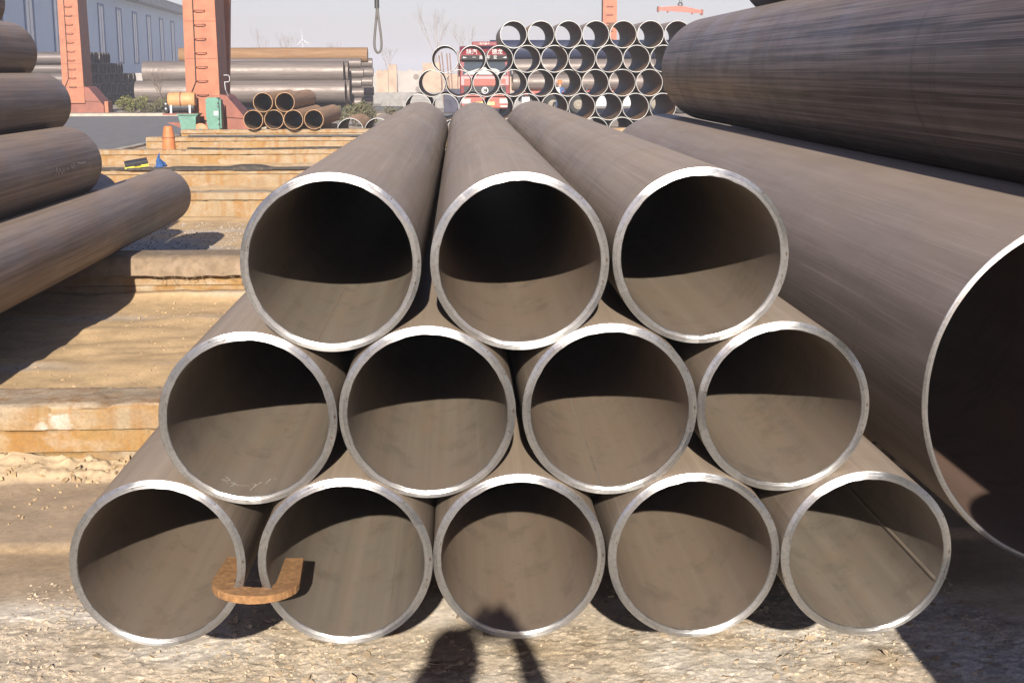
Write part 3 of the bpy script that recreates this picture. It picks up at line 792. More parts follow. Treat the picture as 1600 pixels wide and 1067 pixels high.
# ------------------------------------------------------------------ open lattice stack in front of the truck
DL = .82
msl = pipe_meshes(DL / 2 - .003, .020, 4.3, SCALE_A, INNER_D, RIM_LAT, 56, .006, 5, 0, 80, .3)
msl2 = pipe_meshes(DL / 2 - .003, .020, 4.3, SCALE_RUST, INNER_D, RIM_LAT, 56, .006, 5, 0, 81, .3)
ordw = ['first', 'second', 'third', 'fourth', 'fifth', 'sixth', 'seventh', 'eighth', 'ninth', 'tenth', 'eleventh', 'twelfth', 'thirteenth']
lrows = [(-3.23, 0, 12), (-2.82, 2, 11), (-3.23, 3, 12), (-2.82, 3, 11), (-3.23, 6, 12)]
lname = ['ground', 'second', 'third', 'fourth', 'top']
for ri, (x0, k0, k1) in enumerate(lrows):
    for k in range(k0, k1 + 1):
        add_pipe(f'see-through bright-rimmed pipe, {ordw[k - k0]} in the {lname[ri]} row from the sling side', x0 + DL * k + random.gauss(0, .002), 41.85 + random.uniform(-.05, .08), -.147 + DL / 2 + ri * DL * .866 + .002,
                 msl if random.random() < .8 else msl2, 4.3, 'see-through stack of bright-rimmed pipes', roll=random.uniform(0, 6))
# timber under that stack keeps it off the dirt: a thin wedge at each end
for x, s in ((-3.66, -1), (7.04, 1)):
    o = MB().prism([(0, 0), (s * .25, 0), (0, .16)], 'y', 43.0, 43.3).obj('timber_wedge', m_plain('timber', (.30, .2, .1), .9, .3, 8), None, None, (x - s * .12, 0, -.16))
    tag(o, 'small timber wedge chocking the ' + ('sling' if s < 0 else 'far') + ' end of the see-through stack', 'wedge')

# ------------------------------------------------------------------ road, kerbs, pavement
ASPH = m_plain('asphalt', (.135, .133, .136), .9, .2, 2.0, dirt=(.16, .145, .125), bump=.3)
o = MB().box(-60, -9.05, -12, 66.0, -.3, .012).obj('road', ASPH); tag(o, 'grey asphalt road beside the pipe yard', kind='structure')
o = MB().box(-60, -8.0, 66.05, 67.2, -.3, .13, .02).obj('pavement', CONCRETE); tag(o, 'pale pavement edge before the hedge', kind='structure')
o = MB().box(-60, -3, 67.25, 71, -.3, .06).obj('verge', m_plain('verge_soil', (.22, .18, .13), .95, .3, 2)); tag(o, 'soil strip the hedge grows in', kind='structure')
for k in range(38):
    y = -2 + k * 1.25
    o = MB().box(-9.03, -8.83, y, y + 1.21, -.1, .07 + random.uniform(-.012, .012), .012).obj('kerb_stone', CONCRETE if k % 3 else GREYCON, None, None)
    tag(o, 'concrete kerb stone in the row between the road and the yard', 'kerb', 'kerb stones along the road')
for k in range(14):
    y = 24 + k * 1.25
    o = MB().box(-8.28, -8.13, y, y + 1.22, -.1, .09 + random.uniform(-.02, .012), .012).obj('edging_stone', GREYCON)
    tag(o, 'grey edging stone in the inner row beside the beam ends', 'kerb', 'edging stones along the beam ends')

# ------------------------------------------------------------------ small things on the beams
o = thing('stub_cone', 'faded orange stub cone without a tip standing on a beam end', 'cone', (-6.33, 30.6, GB))
MB().lathe([(.0, 0), (.145, 0), (.140, .06), (.128, .30), (.092, .49), (.085, .50), (0, .50)], 'z', 28).obj('cone_body', m_plain('cone_orange', (.42, .135, .045), .6, .2, 8, dirt=(.30, .10, .04)), o, R(40))
MB().lathe([(.1435, .245), (.1475, .245), (.1445, .262), (.137, .262)], 'z', 28).obj('cone_ring', ORANGE_D, o)
BLUE = m_plain('blue_cloth', (.02, .065, .19), .8, .4, 12)
V = []; n = 22; F = []
for j, (rr, z) in enumerate([(.21, 0), (.19, .05), (.155, .13), (.11, .22), (.07, .32), (.035, .40), (.008, .44)]):
    for k in range(n):
        a = 6.283 * k / n; f = 1 + .28 * math.sin(5 * a + j * .5) + .2 * math.sin(3 * a + j * 1.3) + random.uniform(-.12, .12)
        V.append((rr * f * math.cos(a) + .05 * math.sin(j * 1.1), rr * f * .7 * math.sin(a), z * (1 + .12 * math.sin(2 * a + j)) * .85))
    if j:
        for k in range(n): F.append(((j - 1) * n + k, (j - 1) * n + (k + 1) % n, j * n + (k + 1) % n, j * n + k))
F.append(tuple(range(6 * n, 7 * n)))
o = link('blue_rag', me(V, F, BLUE, R(60)), None, (-5.28, 24.66, GB + .008)); o.scale = (.42, .5, .6); tag(o, 'crumpled blue rag gathered to a peak on the beam', 'rag')
o = thing('tool_case', 'flat black and yellow tool case tilted on the beam beside the blue rag', 'case', (-5.62, 24.45, GB + .008), (R(14), R(-9), R(14))); o.scale = (.72, .72, .72)
MB().box(-.30, .27, 0, .26, .0, .055, .008).obj('case_base', m_plain('case_yellow', (.62, .50, .05), .5, .15, 8), o)
MB().box(-.29, .26, .005, .255, .057, .15, .01).obj('case_lid', DARK, o)
MB().tube([(-.07, -.012, .07), (-.07, -.04, .075), (.07, -.04, .075), (.07, -.012, .07)], .009, 6).obj('handle', BLACK, o)

# ------------------------------------------------------------------ gantry cranes
def crane(label, x, y, s=1.0, wid=1.0, top=9.5, mach=True, matA=ORANGE):
    c = thing('gantry_crane', label, 'crane', (x, y, -.012))
    hw = .5 * wid
    # main leg, tapering, with welded plates
    def leg(x0, x1, w0, w1, y0, y1, z0, z1, nm, mat):
        b = MB(); V = [(x0 - w0, y0, z0), (x0 + w0, y0, z0), (x0 + w0, y1, z0), (x0 - w0, y1, z0), (x1 - w1, y0, z1), (x1 + w1, y0, z1), (x1 + w1, y1, z1), (x1 - w1, y1, z1)]
        b.add(V, [(0, 3, 2, 1), (4, 5, 6, 7), (0, 1, 5, 4), (1, 2, 6, 5), (2, 3, 7, 6), (3, 0, 4, 7)]); return b.obj(nm, mat, c)
    l = leg(0, -.03, hw + .03, hw * .90, 0, 1.7, .55, top, 'leg', matA)
    if mach: leg(.22, .62, .13, .17, 2.6, 2.9, .55, top, 'brace_leg', matA)
    # front plate seams and ladder
    for k in range(5): 
        z = 1.3 + k * 1.15
        MB().box(-hw + .02, hw - .02, -.012, -.002, z, z + .02).obj('plate_seam', ORANGE_D, l)
    for k in range(16):
        z = 1.35 + k * .43
        a = [(-.17, -.004, z), (-.165, -.10, z + .0), (-.08, -.15, z), (.08, -.15, z), (.165, -.10, z), (.17, -.004, z)]
        MB().tube(a, .016, 6).obj('ladder_rung', ORANGE_D, l)
    MB().tube([(-.2, -.03, top - 1), (-.19, -.03, 3.0), (-.2, -.03, 1.75), (-.42, -.04, 1.25), (-.62, -.06, .98)], .016, 6).obj('cable', BLACK, c, R(60))
    # sill box and gusset
    MB().prism([(-hw - .15, .0), (1.42, .0), (1.42, .42), (1.25, .62), (.70, 1.28), (.5 * wid + .05, 1.35), (-hw - .02, .6), (-hw - .15, .5)], 'y', .12, 1.95).obj('sill_box', ORANGE_D, c)
    MB().prism([(.48, .66), (1.30, .60), (.74, 1.30), (.48, 1.36)], 'y', .06, .119).obj('gusset', ORANGE_D, c)
    MB().box(1.43, 1.62, .2, 1.0, .05, .62, .02).obj('buffer', ORANGE, c)
    # a girder end high above
    MB().box(-.7, 1.2, -.1, 2.6, top, top + .9).obj('girder_end', matA, c)
    if mach:
        # travel motor under its cover on a bracket
        MB().box(-1.12, -.12, -.85, -.02, .74, .79).obj('bracket', ORANGE_D, c)
        MB().prism([(-1.1, .5), (-.45, .5), (-.12, .1), (-.12, .0), (-.35, .2)], 'y', -.4, -.3, None).obj('bracket_arm', ORANGE_D, c)
        p = MB().lathe([(0, -1.0), (.20, -1.0), (.235, -.95), (.235, -.22), (.2, -.16), (0, -.16)], 'x', 20, (0, -.45, 1.2)).obj('motor_cover', YELLOWBOX, c, R(40))
        MB().lathe([(.238, -.62), (.246, -.62), (.246, -.58), (.238, -.58)], 'x', 20, (0, -.45, 1.2)).obj('cover_band', ORANGE_D, p)
        MB().lathe([(0, -.98), (.15, -.98), (.16, -.9), (.16, -.2), (0, -.2)], 'x', 16, (0, -.45, .97)).obj('motor', DARK, c, R(40))
        for xx in (-.9, -.32): MB().box(xx - .03, xx + .03, -.62, -.3, .79, 1.05).obj('motor_foot', GREY, c)
        MB().box(-1.12, -.99, -.6, -.3, .8, 1.12, .02).obj('fan_housing', BLACK, c)
        for z in (.93, 1.08): MB().lathe([(0, -.012), (.03, -.01), (.03, 0), (0, 0)], 'y', 10, (-1.06, -.6, z)).obj('bolt_cap', WHITE, c)
        # green wheel housing, like an open bin
        MB().prism([(-.62, .74), (-.03, .74), (-.08, .66), (-.10, .0), (-.52, .0), (-.56, .5)], 'y', -1.0, -.3).obj('wheel_housing', GREEN, c)
        MB().box(-.65, .0, -1.05, -.25, .742, .78).obj('housing_lip', GREEN, c)
        # gearbox
        g = MB().prism([(.22, 1.22), (.28, 1.27), (.56, 1.27), (.62, 1.2), (.62, .3), (.56, .15), (.34, .15), (.26, .3), (.22, .7)], 'y', -.85, -.35).obj('gearbox', GREEN, c)
        MB().box(.63, .68, -.8, -.4, .32, 1.2, .01).obj('gear_flange', GREEN, g)
        MB().box(.46, .60, -.862, -.851, .72, .86).obj('data_plate', WHITE, g)
        MB().box(.33, .55, -.8, -.4, .0, .16).obj('gear_foot', GREEN, c)
        for z in (.45, .62, 1.0, 1.1): MB().lathe([(0, -.02), (.025, -.02), (.025, 0), (0, 0)], 'y', 8, (.60, -.851, z)).obj('bolt', DARK, g)
        wv = MB().lathe([(0, -.06), (.20, -.06), (.25, -.03), (.25, .06), (0, .06)], 'y', 24, (.05, -.92, .24)).obj('wheel_guard', m_plain('guard_orange', (.42, .17, .075), .6, .2, 5), c, R(40))
        MB().lathe([(.0, -.02), (.10, -.02), (.10, 0)], 'y', 16, (.05, -.981, .24)).obj('hub', GREEN, c)
        MB().tube([(.72, -.3, 1.95), (.86, -.3, 1.95), (.9, -.3, 1.9), (.9, -.3, 1.78), (.86, -.3, 1.74), (.74, -.3, 1.74)], .014, 6).obj('hand_rail', GREY, c)
        MB().tube([(.74, -.3, 1.74), (.76, -.3, 1.5), (.82, -.2, 1.3)], .014, 6).obj('rail_post', GREY, c)
    return c
crane('orange gantry crane leg with ladder, green gearbox and yellow motor cover', -8.02, 44.3)
crane('orange gantry crane leg farther off, before the dark pipe ends', -19.05, 70, mach=False)
MAST = thing('gantry_crane', 'distant orange crane leg rising behind the see-through stack', 'crane', (9.6, 88, -.13))
MB().prism([(-.45, 0), (.45, 0), (.42, 14), (-.42, 14)], 'y', 0, .9).obj('leg', ORANGE, MAST)
for k in range(24):
    MB().box(-.22, .22, -.09, -.02, .6 + k * .5, .66 + k * .5).obj('ladder_rung', ORANGE_D, MAST)
MB().box(-2.2, 2.2, -.1, 1.0, -.1, .7, .05).obj('sill_box', ORANGE_D, MAST)

# ------------------------------------------------------------------ rope sling and spreader beam
SL = m_plain('greasy_wire_rope', (.09, .085, .08), .6, .3, 30)
o = thing('rope_sling', 'wire rope sling hanging in a long narrow loop from the crane', 'sling', (-1.67, 30, 2.39))
pts = [(0, 0, 7.0), (-.02, 0, 1.05)]
for q in range(0, 31):
    a = q / 30; th_ = math.pi * 2 * a
    pts.append((-.012 - .075 * math.sin(th_ / 1) * (1 - .15 * math.cos(th_)), .01 * math.sin(th_ * 2), 1.02 - .98 * math.sin(math.pi * a) ** .8))
pts.append((-.02, .02, 1.1)); pts.append((.03, .02, 7.0))
MB().tube(pts[:2] + pts[2:], .026, 8).obj('rope', SL, o, R(60))
MB().tube([(-.02, .01, .96), (-.02, .01, 1.16)], .05, 10).obj('ferrule', DARK, o)
RED = m_plain('weathered_red', (.46, .10, .07), .55, .2, 4, dirt=(.33, .09, .06))
o = thing('spreader_beam', 'red lifting spreader beam with thin slings hanging beyond the pipes', 'lifting beam', (11.15, 70, 5.0))
Mr = Matrix.Rotation(R(4), 4, 'Y')
MB().prism([(-1.1, -.08), (1.1, -.08), (1.1, .06), (.15, .19), (-.15, .19), (-1.1, .06)], 'y', -.09, .09, Mr).obj('bar', RED, o)
for s in (-1, 1):
    MB().box(s * 1.1 - .05, s * 1.1 + .05, -.12, .12, -.16, .1, 0, Mr).obj('end_plate', ORANGE_D, o)
    MB().tube([(s * 1.08, 0, -.1 - s * .07), (s * 1.06, 0, -3.2)], .012, 5).obj('sling', GREY, o)
for xx in (-.62, .62): MB().box(xx - .04, xx + .04, -.05, .05, -.17, -.06, 0, Mr).obj('lug', ORANGE_D, o)
MB().lathe([(.05, -.03), (.13, -.03), (.13, .03), (.05, .03)], 'y', 16, (0, 0, .27), True).obj('hook_block', DARK, o)
for s in (-.05, .05): MB().tube([(s, 0, .3), (s, 0, 8)], .02, 5).obj('hoist_rope', SL, o)

# ------------------------------------------------------------------ horizontal steel stacks behind
def xpipe(label, x0, x1, y, z, rr, mats, group, t_=.02, n=40, name='steel_pipe', cache={}):
    L = x1 - x0; key = (round(L, 2), rr, mats[0].name)
    if key not in cache: cache[key] = pipe_meshes(rr, t_, L, *mats, n, .005, 4, 0, 90, .4)
    t, a = add_pipe(label, x0, y, z, cache[key], L, group, (0, 0, R(-90)), name)
    return t
SM = (STEEL, INNER_D, RIM_LAT)
zs = .55
for k, (y, z) in enumerate(((72.0, .49 + .56), (73.15, .49 + .56), (74.3, .49 + .56), (72.57, .49 + .56 + .98), (73.72, .49 + .56 + .98))):
    xpipe('shiny wide steel pipe in the ' + ('lower' if k < 3 else 'upper') + ' row behind the orange crane leg, ' + ['foremost', 'middle', 'rearmost', 'road side', 'far side'][k], (-16.4, -16.2, -16.3, -16.1, -16.3)[k], (-5.75, -5.6, -5.8, -5.85, -5.7)[k], y, z, .56, SM, 'wide bare steel pipes behind the crane leg')
o = MB().box(-14.5, -14.1, 71.3, 75, -.1, .485).obj('timber_bearer', CONCRETE); tag(o, 'bearer under the hedge end of the wide steel pipes', 'bearer')
o = MB().box(-8.5, -8.1, 71.3, 75, -.1, .485).obj('timber_bearer', CONCRETE); tag(o, 'bearer under the sling end of the wide steel pipes', 'bearer')
OM = (SCALE_ORANGE, INNER_D, SCALE_ORANGE)
for k in range(4):
    xpipe('long orange-rusted pipe lying beyond the wide steel pipes, ' + ['lowest', 'second', 'third', 'topmost'][k] + ' of its tier', -15.0, -4.85 if k == 3 else -5.9 - .1 * k, 76.4, .12 + .40 + .80 * k, .40, OM, 'orange-rusted pipes behind')
for k in range(5):
    xpipe('slim bare pipe poking out past the wide steel pipes, ' + ['lowest', 'second', 'third', 'fourth', 'topmost'][k] + ' of its tier', -13.0, -5.15 + .12 * (k % 2), 75.35, .15 + .26 + .52 * k, .255, SM, 'slim bare pipes behind')
for k in range(5):
    xpipe('slim bare pipe with its bright end beyond the rusted tier, ' + ['lowest', 'second', 'third', 'fourth', 'topmost'][k] + ' of its tier', -14.0, -4.95 + .05 * (k % 2), 82.0, .1 + .28 + .54 * k, .268, SM, 'slim bare pipes at the back')

# dark pile of pipe ends before the blue building
DP = (m_scale('slate_scale', (.10, .085, .08), (.15, .13, .125), (.14, .1, .08), .45, metallic=.3), m_inner('slate_inside', (.045, .045, .05), (.06, .06, .065), (.05, .045, .045)), m_rim('dull_rim', (.30, .31, .33), .6, .2, .2))
dpile = pipe_meshes(.355, .018, 7.5, *DP, 24, .004, 3, 0, 95, .4)
wrow = ['bottom', 'second', 'third', 'fourth', 'top']
counts = [18, 18, 17, 12, 8]
wordn = ordw + ['fourteenth', 'fifteenth', 'sixteenth', 'seventeenth', 'eighteenth']
for r_ in range(5):
    for k in range(counts[r_]):
        lab = f'pipe {wordn[k]} from the crane leg in the {wrow[r_]} row of the dark stepped pile'
        add_pipe(lab, -22.05 + random.uniform(-.06, .06), 84.8 + .36 * (r_ % 2) + .722 * k, .02 + .355 + r_ * .628, dpile, 7.5, f'dark stepped pile, {wrow[r_]} row', (0, 0, R(90)), 'steel_pipe', 0, False)

# ------------------------------------------------------------------ blue industrial building
BLUEW = m_plain('pale_blue_cladding', (.52, .64, .76), .6, .04, .6, dirt=(.49, .61, .73))
BLUEF = m_plain('blue_frame', (.06, .14, .32), .5, .1, 2)
PANE = m_plain('dusty_pane', (.52, .54, .58), .25, .15, 1.5, spec=.5)
bd = thing('industrial_building', 'long pale blue clad hall with tall narrow windows and grey eaves', 'building', (-27.0, 0, 0), (0, 0, R(3.05)))
EH = 9.6
MB().box(-25, -.3, 60, 214, -.2, EH).obj('wall', BLUEW, bd)
rf = MB().prism([(-26, EH + .9), (1.0, EH + .9), (1.0, EH + 1.0), (-12, EH + 3.2), (-26, EH + 3.2)], 'y', 59, 215).obj('roof', m_plain('grey_roof', (.33, .34, .35), .6, .1, 2), bd)
gut = MB().box(-.28, .9, 59, 215, EH + .02, EH + .88).obj('eaves_panel', m_plain('eaves_grey', (.36, .37, .38), .6, .12, 2), bd)
for k in range(102):
    MB().box(.901, .96, 60 + k * 1.5, 60.1 + k * 1.5, EH + .05, EH + .86).obj('eaves_rib', GREY, gut)
for k in range(12):
    y = 81.6 + 9.35 * k
    wf = MB().box(-.29, -.22, y - .1, y + .28, 2.9, 8.6).add([], []).box(-.29, -.22, y + 2.5, y + 2.9, 2.9, 8.6).box(-.29, -.22, y + .28, y + 2.5, 8.35, 8.6).box(-.29, -.22, y + .28, y + 2.5, 2.9, 3.1).obj('window', BLUEF, bd)
    MB().box(-.292, -.26, y + .29, y + 2.49, 3.11, 8.34).obj('pane', PANE, wf)
    MB().box(-.258, -.235, y + 1.36, y + 1.42, 3.11, 8.34).obj('mullion', m_plain('mullion_blue', (.2, .28, .38), .5, .1, 2) if k == 0 else bpy.data.materials['mullion_blue'], wf)
# ------------------------------------------------------------------ far walls, barrier
BRICK = m_plain('sunlit_brick', (.33, .245, .18), .9, .25, 1.2, dirt=(.28, .225, .19))
PLAST = m_plain('pale_plaster', (.30, .275, .255), .9, .15, .8, dirt=(.25, .215, .19))
m_plain('stain_brown', (.17, .14, .125), .9, .2, 2)
def rwall(label, x0, x1, h, mat, d=.5, y=137, notch=True):
    t = thing('masonry_wall', label, 'wall', ((x0 + x1) / 2, y, -.14)); w_ = (x1 - x0) / 2
    V = [(-w_, 0)]; n = 14
    top = [(-w_ + 2 * w_ * i / n, h + random.uniform(-.12, .08)) for i in range(n + 1)]
    MB().prism([(-w_, 0)] + [p for p in top] + [(w_, 0)], 'y', 0, d).obj('wall_body', mat, t)
    return t
t = rwall('far sunlit brick wall beside the ends of the bare pipes', -7.9, -6.75, 2.3, BRICK)
t = rwall('far tall brick pier standing above the low wall', -6.7, -5.9, 2.88, BRICK, .8, 136.6)
t = rwall('far pale plaster wall with two dark stains', -5.85, -3.4, 2.3, PLAST, .5, 138)
for (x, z) in ((.55, 1.65), (.75, .45)): MB().lathe([(0, -.03), (.28, -.02), (.25, 0), (0, 0)], 'y', 12, (x, 0, z)).obj('stain', bpy.data.materials['stain_brown'], t)
t = rwall('far ruined brick tower behind the leaning stakes', -3.35, -1.6, 3.0, BRICK, 1.0, 136)
t = rwall('far low brick wall running behind the red truck', -1.5, 30, 2.0, BRICK, .5, 139)
t = rwall('far low pale wall running behind the steel stacks', -40, -8.0, 2.1, PLAST, .5, 139)
o = MB().box(-9.5, 14, 96, 96.4, -.15, .62, .03).obj('barrier', GREYCON); tag(o, 'low grey concrete barrier crossing behind the see-through stack', 'barrier')
o = MB().box(-4.6, 10, 84, 84.5, -.15, .35, .03).obj('barrier', GREYCON); tag(o, 'lower grey barrier just beyond the slim bare pipes', 'barrier')
for k in range(4):
    o = MB().box(-5.2 + .1 * k, -3.4 + .1 * k, 78.2 + .35 * k, 78.4 + .35 * k, -.12, .1 + .0 * k).obj('sleeper', DARK); tag(o, 'dark sleeper lying beside the slim bare pipe ends', 'sleeper', 'dark sleepers by the bare pipes')

# ------------------------------------------------------------------ red truck
CABR = m_plain('truck_red', (.15, .018, .022), .35, .15, 2, dirt=(.22, .04, .035), spec=.5)
CABO = m_plain('truck_orange_red', (.24, .05, .033), .4, .12, 2, spec=.5)
GLASS = m_plain('dark_glass', (.04, .05, .06), .08, .1, 1, spec=.8)
LAMP = m_plain('lamp_lens', (.38, .37, .35), .15, .1, 10, spec=.8)
tk = thing('truck', 'red heavy truck facing the yard behind the see-through pipes', 'truck', (1.34, 68.0, -.13))
body = MB()
prof = [(0, .95), (-.02, 1.5), (.02, 1.92), (.42, 2.95), (.62, 3.22), (.95, 3.36), (2.2, 3.40), (2.2, .95)]
body.prism(prof, 'x', -1.22, 1.22)
cb = body.obj('cab', CABR, tk)
bv = cb.modifiers.new('b', 'BEVEL'); bv.width = .06; bv.segments = 2; bv.limit_method = 'ANGLE'; bv.angle_limit = R(30)
# windscreen follows the sloped face
def slope_y(z): return .02 + (.42 - .02) * (z - 1.92) / (2.95 - 1.92)
z0, z1 = 1.98, 2.66
ws = MB().add([(-1.08, slope_y(z0) - .012, z0), (1.08, slope_y(z0) - .012, z0), (.98, slope_y(z1) - .012, z1), (-.98, slope_y(z1) - .012, z1), (-1.08, slope_y(z0) + .03, z0), (1.08, slope_y(z0) + .03, z0), (.98, slope_y(z1) + .03, z1), (-.98, slope_y(z1) + .03, z1)], [(0, 1, 2, 3), (4, 7, 6, 5), (0, 4, 5, 1), (1, 5, 6, 2), (2, 6, 7, 3), (3, 7, 4, 0)]).obj('windscreen', GLASS, tk)
MB().prism([(-1.06, 2.0), (1.06, 2.0), (.55, 2.28), (-.1, 2.36), (-.75, 2.16)], 'y', slope_y(2.0) - .035, slope_y(2.0) - .016).obj('sun_shade', m_plain('silver_shade', (.30, .30, .29), .5, .1, 3), ws)
for s in (-.5, .35): MB().tube([(s, slope_y(2.0) - .05, 1.97), (s + .42, slope_y(2.08) - .04, 2.09)], .012, 5).obj('wiper', BLACK, ws)
vz = MB().box(-1.14, 1.14, .03, .30, 2.70, 2.93, .03).obj('sun_visor', BLACK, tk)
rs = MB().box(-.62, .62, .30, .62, 3.36, 3.58, .05).obj('roof_sign', CABR, tk)
MB().box(-.02, .02, .6, .7, 3.36, 3.5).obj('sign_post', DARK, rs)
def text(body, size, loc, parent, mat, nm='lettering', sx=1.0):
    cu = bpy.data.curves.new(nm, 'FONT'); cu.body = body; cu.size = size; cu.align_x = 'CENTER'; cu.align_y = 'CENTER'; cu.extrude = .004; cu.resolution_u = 2
    to = bpy.data.objects.new(nm, cu); COL.objects.link(to)
    dg = bpy.context.evaluated_depsgraph_get(); m = bpy.data.meshes.new_from_object(to.evaluated_get(dg)); bpy.data.objects.remove(to)
    m.materials.clear(); m.materials.append(mat)
    return tag(link(nm, m, parent, loc, (R(90), 0, 0)), kind='stuff')
LETT = m_plain('white_lettering', (.5, .5, .49), .5, .05, 3)
text('陕汽重卡', .12, (0, .288, 3.47), rs, LETT)
text('陕汽', .27, (-.62, .40, 3.08), cb, LETT); text('德龙', .27, (.62, .40, 3.08), cb, LETT)
for k, ch in enumerate('一路平安'): text(ch, .19, (-.51 + .34 * k, .022, 2.815), vz, LETT)
for s in (-1, 1): MB().prism([(s * .86, 2.81), (s * 1.05, 2.86), (s * 1.05, 2.79)], 'y', .018, .026).obj('visor_mark', LETT, vz)
# front panel, grille, emblem
MB().box(-1.0, 1.0, -.06, -.021, 1.46, 1.80, .02).obj('front_panel', CABO, tk)
text('SHACMAN', .09, (.74, -.066, 1.53), tk, LETT)
gr = MB().box(-1.02, 1.02, -.05, -.022, 1.06, 1.44, .02).obj('grille', DARK, tk)
for k in range(4): MB().box(-.95, .95, -.075, -.051, 1.10 + k * .085, 1.125 + k * .085).obj('grille_bar', BLACK, gr)
em = MB().lathe([(.125, -.02), (.165, -.02), (.165, 0), (.125, 0)], 'y', 28, (0, -.08, 1.25), True).obj('emblem', GREY, tk)
MB().tube([(.075 * math.cos(a), -.098, 1.25 + .075 * math.sin(a)) for a in np.linspace(R(40), R(250), 12)] + [(.04, -.098, 1.2)], .02, 6).obj('emblem_swirl', LETT, em)
MB().box(-.95, .95, -.09, -.03, .97, 1.04, .01).obj('trim_bar', CABO, tk)
bp = MB().box(-1.24, 1.24, -.24, .3, .38, .93, .06).obj('bumper', CABO, tk)
for s in (-1, 1):
    hl = MB().box(s * .92 - .22, s * .92 + .22, -.262, -.235, .62, .86, .01).obj('headlight', LAMP, tk)
    MB().box(s * .92 - .18, s * .92 + .18, -.262, -.236, .44, .53, .01).obj('fog_light', LAMP, tk)
    MB().box(s * 1.27 - .04, s * 1.27 + .04, -.02, .10, 1.9, 2.55, .02).obj('mirror', BLACK, tk)
    MB().tube([(s * 1.27, .05, 2.5), (s * 1.15, .3, 2.72)], .02, 6).obj('mirror_arm', BLACK, tk)
    MB().box(s * 1.221 - .008, s * 1.221 + .008, .55, 1.7, 1.98, 2.68).obj('side_window', GLASS, tk)
    MB().box(s * 1.235 - .012, s * 1.235 + .012, .5, 1.75, .5, .95).obj('step_panel', CABR, tk)
    for yy, rr in ((.95, .52), (4.1, .52), (5.4, .52)):
        wl = MB().lathe([(.28, -.14), (.47, -.15), (rr, -.10), (rr, .10), (.47, .15), (.28, .14)], 'x', 24, (s * 1.02, yy, rr), True).obj('wheel', BLACK, tk, R(30))
        MB().lathe([(0, -.05), (.12, -.08), (.26, -.03), (.29, -.1), (.29, .1), (0, .1)], 'x', 20, (s * 1.02, yy, rr)).obj('hub', GREY, wl)
MB().box(-.45, .45, -.265, -.243, .55, .70).obj('number_plate', m_plain('plate_yellow', (.75, .58, .15), .5, .05, 3), tk)
MB().box(-.45, -.35, 1.0, 6.3, .6, .85).box(.35, .45, 1.0, 6.3, .6, .85).box(-.4, .4, 3.5, 5.9, .86, 1.05).obj('chassis', DARK, tk)['kind'] = 'stuff'
MB().box(-.9, .9, .12, 2.1, .45, .94).obj('engine_bay', DARK, tk)

# ------------------------------------------------------------------ flatbed trailer with its load
tr = thing('flatbed_trailer', 'red-framed flatbed trailer under a load of pipes', 'trailer', (8.2, 72.4, -.13))
MB().box(-5.2, 5.4, -1.3, 1.3, .98, 1.17, .02).obj('deck', m_plain('trailer_red', (.42, .085, .06), .55, .2, 3, dirt=(.3, .09, .07)), tr)
MB().box(-5.0, 5.2, -.75, -.6, .62, .975).obj('chassis_rail', DARK, tr); MB().box(-5.0, 5.2, .6, .75, .62, .975).obj('chassis_rail', DARK, tr)
for s in (-1, 1):
    for xx in (-3.3, -2.0, 2.0, 3.25, 4.5):
        wl = MB().lathe([(.27, -.15), (.45, -.16), (.5, -.1), (.5, .1), (.45, .16), (.27, .15)], 'y', 24, (xx, s * 1.1, .5), True).obj('wheel', BLACK, tr, R(30))
        MB().lathe([(0, -.07), (.12, -.09), (.25, -.04), (.275, -.1), (.275, .1), (0, .1)], 'y', 20, (xx, s * 1.1, .5)).obj('hub', m_plain('dusty_hub', (.20, .175, .14), .7, .2, 6) if 'dusty_hub' not in bpy.data.materials else bpy.data.materials['dusty_hub'], wl)
MB().box(-1.2, .9, -1.15, -.7, .35, .9, .05).obj('tool_box', GREY, tr)
MB().box(-4.9, -4.5, -1.0, -.8, .1, .97).obj('landing_leg', GREY, tr)
for xx in (-4.8, -1.6, 1.6, 4.6):
    MB().box(xx - .04, xx + .04, -1.36, -1.305, 1.0, 1.5).obj('stake', DARK, tr); MB().box(xx - .04, xx + .04, 1.305, 1.36, 1.0, 1.5).obj('stake', DARK, tr)
RT = .43; zt = -.13 + 1.17
tl = ['foremost', 'middle', 'rearmost']
for k in range(3): xpipe(f'{tl[k]} bare steel pipe lying straight on the trailer deck', 2.85, 13.4, 72.4 + (k - 1) * .865, zt + RT, RT, SM, 'pipes loaded on the trailer')
for k in range(2): xpipe('bare steel pipe in the second tier of the trailer load, ' + ('near' if k == 0 else 'far') + ' side', 2.9, 13.3, 72.4 + (k - .5) * .87, zt + RT + .75, RT, SM, 'pipes loaded on the trailer')
xpipe('dark navy coated pipe lying on top of the trailer load', 1.7, 13.5, 72.4, zt + RT + .75 + .89, .50, (NAVY, INNER_D, NAVY), 'pipes loaded on the trailer')

# stakes standing in a dark rack beside the truck
o = thing('stake_rack', 'dark rack with thin leaning stakes standing beside the red truck', 'rack', (-.55, 66, -.13))
MB().box(-.15, .75, -.3, .5, .0, .25, .02).obj('rack_base', DARK, o)
MB().box(-.1, .7, -.2, .4, .25, 1.35, .03).obj('dark_bundle', m_plain('dark_tarp', (.05, .05, .07), .8, .4, 4), o)
for k, (a, b, h) in enumerate(((-.05, -.30, 2.9), (.1, -.18, 3.05), (.25, .06, 3.0), (.38, .2, 3.0), (.55, .6, 3.1))):
    MB().tube([(a, .1, .2), (b, .1 + .05 * k, h)], .028, 6).obj('stake', m_plain('stake_brown', (.20, .12, .09), .8, .3, 5) if k == 0 else bpy.data.materials['stake_brown'], o)
